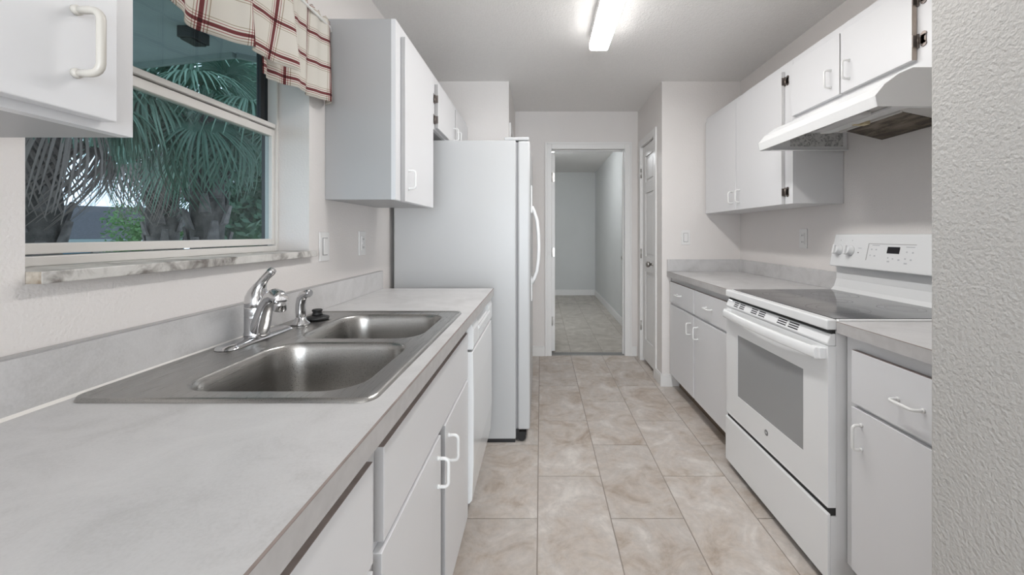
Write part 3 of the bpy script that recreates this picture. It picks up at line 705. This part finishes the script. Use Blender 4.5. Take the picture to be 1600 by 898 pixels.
# oven door with top vent trim, window, handle, badge
DXf = .984
dm = MB(); wy0, wy1, wz0, wz1 = 1.512, 2.016, .408, .713
dm.box(DXf, 1.011, GY0+.002, wy0, .286, .835).box(DXf, 1.011, wy1, GY1-.002, .286, .835).box(DXf, 1.011, wy0, wy1, .286, wz0).box(DXf, 1.011, wy0, wy1, wz1, .835)
od = obj('oven_door', dm, 'enamel', rg)
obj('window', MB().box(DXf+.0015, 1.008, wy0, wy1, wz0, wz1), 'oven_window', od)
obj('bottom_trim', MB().box(DXf-.001, 1.010, GY0+.002, GY1-.002, .281, .286), 'enamel', od)
vt = MB().prism([(DXf, .8355), (DXf-.004, .845), (DXf+.010, .875), (1.011, .877), (1.011, .8355)], 'y', GY0+.002, GY1-.002)
ov = obj('vent_trim', vt, 'enamel', od, .003)
# vent slots lie on the slanted upper face
s0 = Vector((DXf-.004, 0, .845)); s1 = Vector((DXf+.010, 0, .875)); sd_ = (s1-s0); nrm = Vector((-sd_.z, 0, sd_.x)).normalized()
for (ya, yb) in ((2.015, 2.055), (1.955, 2.0), (1.84, 1.89), (1.775, 1.825), (1.62, 1.68), (1.545, 1.605)):
    for k in (.18, .46, .74):
        p = s0+sd_*k; q = s0+sd_*(k+.15); e_ = nrm*.0006
        vs = [(p.x+e_.x, ya, p.z+e_.z), (p.x+e_.x, yb, p.z+e_.z), (q.x+e_.x, yb, q.z+e_.z), (q.x+e_.x, ya, q.z+e_.z), (p.x+.002, ya, p.z), (p.x+.002, yb, p.z), (q.x+.002, yb, q.z), (q.x+.002, ya, q.z)]
        obj('vent_slot', MB().add(vs, [(0, 1, 2, 3), (4, 7, 6, 5), (0, 4, 5, 1), (1, 5, 6, 2), (2, 6, 7, 3), (3, 7, 4, 0)]), 'dark_plastic', ov)
hb = MB()
N = 24; ringsP = []
for i in range(N+1):
    s_ = i/N; y = GY0+.028+(GY1-GY0-.056)*s_; bow = .030+.014*math.sin(PI*s_)
    xo = DXf-bow
    ringsP.append([(xo, y, .786), (xo-.002, y, .792), (xo-.001, y, .815), (xo+.004, y, .8235), (xo+.014, y, .8245), (xo+.018, y, .820), (xo+.018, y, .790), (xo+.014, y, .784)])
k = 8
hb.add([p for r_ in ringsP for p in r_], [(i*k+j, i*k+(j+1) % k, (i+1)*k+(j+1) % k, (i+1)*k+j) for i in range(N) for j in range(k)], 0, True)
hb.add(ringsP[0], [list(range(k))]); hb.add(ringsP[-1], [list(range(k))[::-1]])
for (a, b) in ((GY0+.012, GY0+.055), (GY1-.055, GY1-.012)): hb.box(DXf-.022, DXf+.001, a, b, .788, .826)
obj('handle', hb, 'enamel', od, .003)
def text_mesh(s, size):
    cu = bpy.data.curves.new('t', 'FONT'); cu.body = s; cu.size = size; cu.align_x = 'CENTER'; cu.align_y = 'CENTER'; cu.extrude = .0003; cu.resolution_u = 3
    o = bpy.data.objects.new('t', cu); COL.objects.link(o); bpy.context.view_layer.update()
    dg = bpy.context.evaluated_depsgraph_get(); me = bpy.data.meshes.new_from_object(o.evaluated_get(dg)); bpy.data.objects.remove(o); bpy.data.curves.remove(cu); return me
bd = obj('badge', MB().lathe([(.0125, 0), (.0125, .0015), (.0115, .002)], (DXf, GM, .353), (-1, 0, 0), 24), 'badge_grey', od)
tm = text_mesh('GE', .012); tm.transform(Matrix.Translation(Vector((DXf-.0022, GM, .353))-ORG[rg]) @ Matrix(((0, 0, -1, 0), (-1, 0, 0, 0), (0, 1, 0, 0), (0, 0, 0, 1))))
mats_of(tm, 'enamel'); o = bpy.data.objects.new('monogram', tm); COL.objects.link(o); o.parent = bd
obj('door_gap', MB().box(.9905, 1.0118, GY0+.004, GY1-.004, .2535, .280), 'shadow_gap', rg)
obj('storage_drawer', MB().prism([(.980, .034), (.980, .257), (.983, .262), (.990, .262), (.990, .034)], 'y', GY0-.001, GY1+.001), 'enamel', rg, .0015)
obj('drawer_box', MB().box(.9902, 1.0118, GY0-.001, GY1+.001, .036, .253), 'enamel_side', rg)
obj('kick_shadow', MB().box(1.0, 1.012, GY0+.004, GY1-.004, .012, .034), 'dark_plastic', rg)
# backguard
obj('riser', MB().prism([(1.535, .9262), (1.553, .945), (1.566, .985), (1.566, 1.10), (1.590, 1.10), (1.590, .9262)], 'y', GY0, GY1), 'enamel', rg, .002)
b0 = Vector((1.528, 0, 1.055)); b1 = Vector((1.562, 0, 1.216))
pn = obj('control_panel', MB().prism([(b0.x, b0.z), (b1.x, b1.z), (1.575, 1.219), (1.594, 1.219), (1.594, 1.052), (1.535, 1.052)], 'y', GY0, GY1), 'enamel', rg, .004)
u_ = (b1-b0).normalized(); nn = Vector((-u_.z, 0, u_.x))
def onpanel(y, k, d=0): p = b0+(b1-b0)*k+nn*d; return Vector((p.x, y, p.z))
def pquad(name, ya, yb, k0, k1, d, mat, par, th=.0008):
    vs = [onpanel(ya, k0, d), onpanel(yb, k0, d), onpanel(yb, k1, d), onpanel(ya, k1, d)]; vs += [v-nn*th for v in vs]
    return obj(name, MB().add(vs, [(0, 1, 2, 3), (7, 6, 5, 4), (0, 4, 5, 1), (1, 5, 6, 2), (2, 6, 7, 3), (3, 7, 4, 0)]), mat, par)
for y in (2.088, 2.012, 1.505, 1.43):
    kb = obj('knob', MB().lathe([(.027, .0), (.026, .006), (.023, .008), (.021, .022), (.019, .025)], onpanel(y, .50), nn, 24), 'enamel', pn)
    A = onpanel(y, .50, .012); g = MB(); e1 = u_; e2 = Vector((0, 1, 0))
    vs = [A+e1*a_*.024+e2*b_*.007+nn*c_ for c_ in (0, .022) for a_, b_ in ((-1, -1), (1, -1), (1, 1), (-1, 1))]
    g.add(vs, [(0, 1, 2, 3), (4, 7, 6, 5), (0, 4, 5, 1), (1, 5, 6, 2), (2, 6, 7, 3), (3, 7, 4, 0)]); gr = obj('grip', g, 'enamel', kb, .003)
    pquad('knob_mark', y-.002, y+.002, .80, .83, .0006, 'print_grey', pn)
pquad('indicator', 1.958, 1.964, .44, .47, .0006, 'slot_dark', pn)
pquad('indicator_print', 1.945, 1.965, .58, .60, .0006, 'print_grey', pn)
pquad('inset_line', 1.665, 1.905, .725, .742, .0006, 'edge_grey', pn); pquad('inset_line', 1.905, 1.909, .25, .742, .0006, 'edge_grey', pn)
pquad('display', 1.738, 1.800, .48, .66, .0010, 'display_black', pn)
random.seed(3)
for (ya, yb, kk, wd) in ((1.845, 1.885, .68, .036), (1.67, 1.71, .66, .034)): pquad('button_print', ya, yb, kk, kk+.02, .0006, 'print_grey', pn)
for (y, kk, s_) in ((1.885, .57, .008), (1.86, .57, .008), (1.888, .40, .005), (1.863, .39, .008), (1.79, .36, .005), (1.765, .34, .006), (1.785, .26, .012), (1.735, .32, .009), (1.703, .54, .006), (1.675, .53, .007), (1.705, .36, .007), (1.678, .34, .008), (1.70, .24, .014)):
    pquad('button_print', y-s_/2, y+s_/2, kk-.018, kk+.018, .0006, 'print_grey', pn)

# ------------------------------------------------ right wall cabinets
VF, VD = 1.33, 1.31
c = thing('wall_cabinet', 'tall white two-door wall cabinet beside the closet wall', 'cabinet', (1.46, 2.68, 1.38))
obj('body', MB().box(VF+.018, 1.598, 2.127, 3.228, 1.38, 2.14), 'cabinet_side', c, .001); fframe(c, VF, VF+.018, 2.127, 3.228, 1.38, 2.14)
dd = slab('door', c, VD, VF-.001, 2.712, 3.205, 1.379, 2.10, EDG); pull(dd, (VD, 2.755, 1.468), (-1, 0, 0), (0, 0, 1))
dd = slab('door', c, VD, VF-.001, 2.195, 2.704, 1.379, 2.10, EDG, ny=4); pull(dd, (VD, 2.655, 1.468), (-1, 0, 0), (0, 0, 1))
for z in (2.045, 1.445): hinge(dd, VF, 2.190, z, -1, -1)
c = thing('wall_cabinet', 'short white two-door wall cabinet above the range hood', 'cabinet', (1.46, 1.73, 1.786))
obj('body', MB().box(VF+.018, 1.598, 1.36, 2.125, 1.787, 2.14), 'cabinet_side', c, .001); fframe(c, VF, VF+.018, 1.36, 2.125, 1.787, 2.14)
dd = slab('door', c, VD, VF-.001, 1.771, 2.108, 1.832, 2.10, EDG, ny=4); pull(dd, (VD, 1.822, 1.918), (-1, 0, 0), (0, 0, 1))
dd = slab('door', c, VD, VF-.001, 1.424, 1.762, 1.832, 2.10, EDG, ny=3, nz=4); pull(dd, (VD, 1.713, 1.918), (-1, 0, 0), (0, 0, 1))
for z in (2.045, 1.897): hinge(dd, VF, 1.419, z, -1, -1)

# ------------------------------------------------ range hood
hd = thing('range_hood', 'white under-cabinet range hood with greasy dark filter', 'range hood', (1.37, 1.735, 1.652))
HY0, HY1 = 1.366, 2.105; z0 = 1.652
prof = [(1.142, z0), (1.134, z0+.036), (1.165, z0+.075), (1.215, z0+.112), (1.262, z0+.132), (1.597, z0+.132)]
out = MB()
th = .003
for a, b in zip(prof[:-1], prof[1:]):
    pass
inner = [(1.146, z0), (1.139, z0+.035), (1.168, z0+.072), (1.217, z0+.108), (1.263, z0+.128), (1.594, z0+.128), (1.594, z0), (1.597, z0)]
shell = prof+[(1.597, z0)]+[(1.594, z0), (1.594, z0+.128), (1.263, z0+.128), (1.217, z0+.108), (1.168, z0+.072), (1.139, z0+.035), (1.146, z0)]
n = len(prof)
# canopy as quads (outer and inner skins)
for s_prof, flip in ((prof, 0), ([(1.146, z0), (1.139, z0+.035), (1.168, z0+.072), (1.217, z0+.108), (1.263, z0+.128), (1.597, z0+.128)], 1)):
    for i in range(n-1):
        (xa_, za_), (xb_, zb_) = s_prof[i], s_prof[i+1]
        q = [(xa_, HY0, za_), (xb_, HY0, zb_), (xb_, HY1, zb_), (xa_, HY1, za_)]
        out.add(q, [(0, 1, 2, 3) if flip else (3, 2, 1, 0)], 0, False)
out.add([(prof[0][0], HY0, z0), (1.146, HY0, z0), (1.146, HY1, z0), (prof[0][0], HY1, z0)], [(3, 2, 1, 0)])
obj('canopy', out, 'enamel', hd)
for (a, b) in ((HY0, HY0+.003), (HY1-.003, HY1)):
    obj('side_panel', MB().prism(prof+[(1.597, z0)], 'y', a, b), 'enamel', hd)
for (a, b) in ((HY0+.003, HY0+.022), (HY1-.022, HY1-.003)): obj('bottom_flange', MB().box(1.20, 1.59, a, b, z0+.0005, z0+.003), 'enamel', hd)
# inner pan stands above the lower edge; a switch rail runs behind the front lip
ZP = 1.698; FA, FB = 1.615, 1.885; PE = 1.915
pan = MB().box(1.235, 1.41, HY0+.003, PE, ZP+.004, ZP+.008).prism([(1.41, ZP+.004), (1.41, ZP+.008), (1.594, z0+.014), (1.594, z0+.010)], 'y', HY0+.024, FA-.031).box(1.41, 1.594, FB, PE, ZP+.004, ZP+.008).box(1.235, 1.594, PE-.003, PE, ZP+.008, 1.775)
obj('inner_pan', pan, 'hood_inner', hd)
ff = obj('filter', MB().prism([(1.412, ZP+.003), (1.412, ZP+.011), (1.593, z0+.014), (1.593, z0+.006)], 'y', FA-.03, FB-.002), 'grease_filter', hd)
obj('filter_frame', MB().box(1.402, 1.412, FA-.04, FB+.01, ZP-.004, ZP+.004), 'hood_inner', ff)
obj('lamp_lens', MB().box(1.248, 1.298, 1.58, 1.85, ZP-.014, ZP+.0035), 'edge_light', hd, .006)
obj('cover_bar', MB().box(1.315, 1.365, 1.50, 1.90, ZP-.008, ZP+.0035), 'enamel', hd, .003)
obj('side_rail', MB().prism([(1.26, z0+.012), (1.25, z0+.030), (1.27, z0+.044), (1.594, z0+.044), (1.594, z0+.012)], 'y', HY0+.018, HY0+.021), 'hood_inner', hd)
obj('filter_clip', MB().box(1.372, 1.402, 1.715, 1.75, ZP-.012, ZP+.003).box(1.345, 1.375, 1.73, 1.745, ZP-.012, ZP-.007), 'switch_yellow', hd, .002)
obj('wiring_label', MB().box(1.30, 1.575, HY1-.0042, HY1-.0032, z0+.022, z0+.092), 'wiring_label', hd)

# ------------------------------------------------ ceiling lamps
lp = thing('ceiling_light', 'long lit fluorescent ceiling light over the kitchen aisle', 'ceiling light', (.365, 2.0, ZC))
LY0, LY1 = 1.08, 2.47; LX = .355; LZ = 2.383
pr = [(LX+.058, LZ), (LX+.058, LZ-.028), (LX+.054, LZ-.036), (LX+.044, LZ-.042), (LX-.044, LZ-.042), (LX-.054, LZ-.036), (LX-.058, LZ-.028), (LX-.058, LZ)]
ls = obj('lens', MB().prism(pr, 'y', LY0, LY1), ['lamp_lens', 'lamp_lens_side'], lp)
for pg in ls.data.polygons: pg.material_index = 0 if pg.normal.z < -.5 else 1
obj('housing', MB().box(LX-.0585, LX+.0585, LY0-.002, LY1+.002, LZ+.0003, 2.4395), 'trim_white', lp, .003)
hl = thing('ceiling_light', 'round lit ceiling light in the back room beyond the doorway', 'ceiling light', (.07, 5.6, ZC))
obj('globe', MB().lathe([(.11, -.012), (.13, -.03), (.135, -.055), (.115, -.085), (.07, -.105), (.01, -.112)], (.07, 5.6, ZC), (0, 0, 1), 28), 'hall_globe', hl)
obj('canopy', MB().lathe([(.145, -.0005), (.145, -.012), (.12, -.02)], (.07, 5.6, ZC), (0, 0, 1), 28), 'nickel', hl)
dl = thing('ceiling_light', 'added unseen ceiling light filling the dining area behind the camera', 'ceiling light', (1.2, -2.0, ZC))  # unseen lamp added to brighten the kitchen from behind
obj('globe', MB().lathe([(.15, -.012), (.17, -.03), (.175, -.055), (.15, -.085), (.09, -.105), (.01, -.112)], (1.2, -2.0, ZC), (0, 0, 1), 28), 'added_dining_globe', dl)
obj('canopy', MB().lathe([(.18, -.0005), (.18, -.012), (.16, -.02)], (1.2, -2.0, ZC), (0, 0, 1), 28), 'nickel', dl)

# ================================================================== outdoors
GZ = -1.4
struct('ground', MB().box(-60, -1.2, -30, 60, GZ-.2, GZ), 'lawn')
pc_ = MB().prism([(-1.14, -2.5), (-4.6, -2.5), (-4.6, 3.2), (-2.0, 2.65), (-1.80, 2.80), (-1.14, 4.2)], 'z', 2.40, 2.44)
struct('ceiling_porch', pc_, 'soffit')
def strip(a, b, z0, z1, w=.03):
    a = Vector((*a, 0)); b = Vector((*b, 0)); d = (b-a).normalized(); nn_ = Vector((-d.y, d.x, 0))*w
    q = [a, b, b+nn_, a+nn_]; return [(p.x, p.y, z) for z in (z0, z1) for p in q], [(0, 3, 2, 1), (4, 5, 6, 7), (0, 1, 5, 4), (1, 2, 6, 5), (2, 3, 7, 6), (3, 0, 4, 7)]
fa_ = MB(); fa_.add(*strip((-2.0, 2.65), (-4.6, 3.2), 2.37, 2.55)); fa_.add(*strip((-1.80, 2.80), (-2.0, 2.65), 2.37, 2.55)); fa_.add(*strip((-1.14, 4.2), (-1.80, 2.80), 2.37, 2.55))
struct('trim_porch_fascia', fa_, 'fascia')
tagit(obj('porch_light', MB().box(-2.06, -1.97, 2.28, 2.40, 2.335, 2.3995).box(-2.05, -1.98, 2.29, 2.39, 2.325, 2.335), 'bronze_frame', None, .004, (-2.01, 2.34, 2.335)), 'dark box light under the porch ceiling outside the window', 'porch light')
# --- palms
def fan_mesh(name, seed, R=.85, nseg=38, droop=.9, spread=150, mat='palm_green'):
    """blade in local space: petiole along +x from the origin, blade starts at x=pl"""
    rnd = random.Random(seed); mb = MB(); plen = .52
    mb.tube([(0, 0, 0), (plen*.5, 0, .03), (plen, 0, 0)], [.013, .009, .007], 6)
    hub = Vector((plen, 0, 0)); NS = 6
    for i in range(nseg):
        a = math.radians(-spread+2*spread*i/(nseg-1)+rnd.uniform(-2, 2)); d = Vector((math.cos(a), math.sin(a), 0))
        Lk = R*(.72+.28*math.cos(a*.5))*rnd.uniform(.92, 1.06); dr = droop*rnd.uniform(.75, 1.25)
        side = Vector((-d.y, d.x, 0)); pts = []
        for k in range(NS+1):
            t_ = k/NS; fallw = max(0, t_-.22); z = .10*math.sin(min(t_*2, 1)*PI/2)*.5-dr*Lk*(fallw**1.7)*1.15
            rr_ = Lk*t_*(1-.38*min(dr, 1.4)*fallw**1.3)
            wd = .0015+.021*R*math.sin(PI*min(1, (t_*.9+.06)))**.8*(1-.55*t_)
            c_ = hub+d*rr_+Vector((0, 0, z)); tw = Vector((0, 0, 1))
            pts.append((c_-side*wd, c_+tw*wd*.7, c_+side*wd))
        b = len(mb.v)
        for p in pts: mb.v += list(p)
        for k in range(NS):
            for q in (0, 1):
                mb.f.append([b+k*3+q, b+k*3+q+1, b+k*3+q+4, b+k*3+q+3]); mb.m.append(0); mb.sm.append(False)
    me = mb.mesh(name); mats_of(me, mat); return me
FAN = [fan_mesh('frond', 11, .66, 52, .95), fan_mesh('frond', 12, .72, 54, 1.2), fan_mesh('frond', 13, .62, 50, .75)]
FDEAD = [fan_mesh('frond', 21, .6, 34, 1.5, 95, 'palm_dead'), fan_mesh('frond', 22, .66, 30, 1.35, 80, 'palm_dead')]
def palm(label, x, y, zc, trunk_r, fronds, seed, dead=()):
    rnd = random.Random(seed); p = thing('fan_palm', label, 'palm tree', (x, y, GZ), 'fan palms outside the window')
    prof = [(trunk_r*1.1, 0)]+[(trunk_r*(1+.05*math.sin(i*2.1)), i*.18) for i in range(1, int((zc-.25-GZ)/.18))]+[(trunk_r*.6, zc-.1-GZ)]
    obj('trunk', MB().lathe(prof, (x, y, GZ), (0, 0, 1), 16), 'bark', p)
    # leaf bases left on the trunk
    for i in range(26):
        a = i*2.399+rnd.uniform(-.2, .2); z = zc-1.75+i*.058; r0 = trunk_r*.98
        d_ = Vector((math.cos(a), math.sin(a), 0)); s_ = Vector((-d_.y, d_.x, 0)); P = Vector((x, y, z))
        q = [P+d_*r0-s_*.055-Vector((0, 0, .02)), P+d_*r0+s_*.055-Vector((0, 0, .02)), P+d_*(r0+.055)+s_*.03+Vector((0, 0, .2)), P+d_*(r0+.055)-s_*.03+Vector((0, 0, .2)), P+d_*(r0+.03)-s_*.05, P+d_*(r0+.03)+s_*.05, P+d_*(r0+.08)+s_*.025+Vector((0, 0, .19)), P+d_*(r0+.08)-s_*.025+Vector((0, 0, .19))]
        obj('leaf_base', MB().add(q, [(0, 3, 2, 1), (4, 5, 6, 7), (0, 1, 5, 4), (1, 2, 6, 5), (2, 3, 7, 6), (3, 0, 4, 7)]), 'bark_boot', p)
    for i, (az, el, roll, sc) in enumerate(fronds):
        is_dead = i in dead
        me = (FDEAD if is_dead else FAN)[i % (2 if is_dead else 3)]
        o = bpy.data.objects.new('frond', me); COL.objects.link(o); o.parent = p
        o.location = (0, 0, zc-GZ+rnd.uniform(-.08, .08)); o.scale = (sc, sc, sc)
        o.rotation_euler = Matrix.Rotation(math.radians(az), 3, 'Z').to_4x4().to_euler() if False else (Matrix.Rotation(math.radians(az), 4, 'Z') @ Matrix.Rotation(math.radians(-el), 4, 'Y') @ Matrix.Rotation(math.radians(roll), 4, 'X')).to_euler()
    return p
def crown(n, seed, dead_n=0):
    rnd = random.Random(seed); L = []
    for i in range(n):
        az = i*137.5+rnd.uniform(-15, 15); t_ = i/(n-1); el = 62-115*t_+rnd.uniform(-8, 8)
        L.append((az, el, rnd.uniform(-15, 15), rnd.uniform(.9, 1.12)))
    return L
P1 = [(-28, 42, 0, 1), (-92, 34, 0, 1), (-60, 8, 10, 1), (-15, -6, -5, 1), (-110, -12, 0, .95), (-55, -34, 0, 1.05), (-20, -42, 5, 1), (-85, -48, 0, 1), (25, 8, 0, 1), (35, -30, 0, 1), (-140, 15, 0, 1), (220, -20, 0, 1), (90, 30, 0, 1), (130, 0, 0, 1), (170, 40, 0, 1), (60, 60, 0, 1), (-50, -62, 0, .9), (10, -58, 0, .9), (-60, 70, 0, 1)]
P2 = [(-20, -28, 0, 1), (-60, -40, 0, 1), (10, -8, 0, 1), (20, -45, 0, .95), (-40, 12, 0, 1), (-100, -20, 0, 1), (40, 25, 0, 1), (80, -15, 0, 1), (-70, 40, 0, 1), (150, 20, 0, 1), (200, -20, 0, 1), (120, 50, 0, 1), (250, 10, 0, 1)]
palm('fan palm with rough trunk standing right of centre in the window', -3.62, 4.38, 2.62, .15, P1, 1)
palm('fan palm with grey dead fronds at the left edge of the window', -4.35, 3.45, 2.42, .17, P2, 2, dead=(0, 1, 3))
palm('darker fan palm standing behind the centre of the window', -5.9, 6.3, 2.55, .20, crown(20, 9), 3, dead=(15, 17, 18))
palm('fan palm at the far right edge of the window', -3.9, 6.5, 2.9, .15, crown(18, 14), 4)
# --- leafy trees and bushes
def leafy(name, label, cat, x, y, z, rx, ry, rz, n, size, mat, seed, trunk=.16, group=None):
    rnd = random.Random(seed); r = thing(name, label, cat, (x, y, GZ), group)
    mb = MB(); blobs = [(Vector((rnd.uniform(-.6, .6)*rx, rnd.uniform(-.6, .6)*ry, rnd.uniform(-.6, .6)*rz)), rnd.uniform(.35, .6)) for _ in range(11)]
    for i in range(n):
        c_, s_ = rnd.choice(blobs); v_ = Vector((rnd.gauss(0, 1), rnd.gauss(0, 1), rnd.gauss(0, 1))).normalized()*rnd.random()**.4
        p = Vector((x, y, z))+c_+Vector((v_.x*rx*s_, v_.y*ry*s_, v_.z*rz*s_))
        a = Vector((rnd.uniform(-1, 1), rnd.uniform(-1, 1), rnd.uniform(-1, 1))).normalized(); b = a.orthogonal().normalized(); L = size*rnd.uniform(.7, 1.3)
        mb.add([p-a*L, p+b*L*.45, p+a*L, p-b*L*.45], [(0, 1, 2, 3)])
    obj('foliage', mb, mat, r)
    pts = [(x, y, GZ), (x+.1, y+.05, GZ+(z-GZ)*.5), (x, y+.1, z)]
    if trunk: 
        t_ = MB().tube(pts, [trunk, trunk*.8, trunk*.4], 10)
        for k in range(4): t_.tube([pts[1], (x+rnd.uniform(-.5, .5)*rx, y+rnd.uniform(-.5, .5)*ry, z+rnd.uniform(-.1, .4)*rz)], [trunk*.5, trunk*.15], 8)
        obj('trunk', t_, 'bark', r)
    return r
G = 'leafy trees behind the palms'
leafy('leafy_tree', 'dark leafy tree showing above the blue house roof', 'tree', -22, 17.5, 7.0, 3.6, 3.6, 2.6, 4200, .2, 'tree_green', 1, .2, G)
leafy('leafy_tree', 'dark leafy tree in the middle behind the palms', 'tree', -24.5, 28.5, 9.6, 4.2, 3.8, 3.4, 4600, .18, 'tree_green', 2, .2, G)
leafy('leafy_tree', 'dark low leafy tree right of the rough palm trunk', 'tree', -8.6, 11.7, 2.6, 1.7, 1.7, 2.4, 4600, .13, 'tree_green', 3, .2, G)
leafy('leafy_tree', 'tall dark tree filling the upper right of the window', 'tree', -9.0, 14.6, 6.6, 2.4, 2.0, 3.0, 4600, .16, 'tree_green', 4, .2, G)
leafy('leafy_bush', 'bright green bush between the blue house and the palms', 'bush', -9.25, 9.5, .75, .75, .75, 1.1, 5000, .045, 'bush_green', 5, .05)
leafy('leafy_bush', 'dark bush low behind the rough palm trunk', 'bush', -5.0, 8.4, .2, 1.1, 1.1, 1.3, 2600, .10, 'tree_green', 8, .05)
# --- houses
def house(label, x, y, yaw, w_, dp, ze, zr):
    h_ = thing('house', label, 'house', (x, y, GZ)); 
    def P(a, b, z): c_, s_ = math.cos(yaw), math.sin(yaw); return (x+a*c_-b*s_, y+a*s_+b*c_, z)
    def lb(m, a0, a1, b0, b1, z0, z1):
        vs = [P(a, b, z) for z in (z0, z1) for b in (b0, b1) for a in (a0, a1)]
        m.add(vs, [(0, 2, 3, 1), (4, 5, 7, 6), (0, 1, 5, 4), (2, 6, 7, 3), (0, 4, 6, 2), (1, 3, 7, 5)])
    m = MB(); lb(m, -w_/2, w_/2, -dp/2, dp/2, GZ, ze)
    for s_ in (-1, 1): m.add([P(s_*w_/2, -dp/2, ze), P(s_*w_/2, dp/2, ze), P(s_*w_/2, 0, zr-.1)], [(0, 1, 2)])
    wl = obj('wall', m, 'siding_blue', h_)
    m = MB(); e = .35; k = (zr-ze)/(dp/2)
    for s_ in (-1, 1):
        q = [P(-w_/2-e, 0, zr), P(w_/2+e, 0, zr), P(w_/2+e, s_*(dp/2+e), ze-e*k), P(-w_/2-e, s_*(dp/2+e), ze-e*k)]
        q += [(a, b, z+.07) for (a, b, z) in q]; m.add(q, [(0, 1, 2, 3), (7, 6, 5, 4), (0, 4, 5, 1), (1, 5, 6, 2), (2, 6, 7, 3), (3, 7, 4, 0)])
    rf = obj('roof', m, 'shingles', h_)
    m = MB(); lb(m, -w_/2-e, w_/2+e, -dp/2-e-.03, -dp/2-e, ze-e*k-.12, ze-e*k+.06); obj('fascia', m, 'fascia', rf)
    for a in (-w_*.2, w_*.22):
        m = MB(); lb(m, a-.55, a+.55, -dp/2-.04, -dp/2-.005, ze-1.45, ze-.3); wn = obj('window', m, 'bronze_frame', h_)
        m = MB(); lb(m, a-.5, a+.5, -dp/2-.05, -dp/2-.041, ze-1.4, ze-.35); obj('pane', m, 'oven_window', wn)
    return h_
house('blue-walled house with grey shingle roof at lower left of the window', -16.2, 13.6, math.radians(48), 5.6, 6.0, 1.12, 2.12)
house('grey-roofed house partly hidden at lower right of the window', -17.0, 24.5, math.radians(35), 5.0, 5.0, 1.1, 2.6)
yl = thing('yard_lantern', 'small white post lantern low in the middle of the window', 'lantern', (-7.2, 7.4, GZ))
px_, py_ = -7.2, 7.4
obj('post', MB().tube([(px_, py_, GZ), (px_, py_, .95)], .03, 8), 'white_paint', yl)
obj('lantern_body', MB().lathe([(.07, .95-GZ+GZ), (.075, .97), (.075, 1.07), (.06, 1.08)], (px_, py_, 0), (0, 0, 1), 8, 0, False), 'white_paint', yl)
obj('lantern_cap', MB().lathe([(.14, 1.08), (.13, 1.10), (.02, 1.18), (.008, 1.21)], (px_, py_, 0), (0, 0, 1), 4, 0, False), 'white_paint', yl)
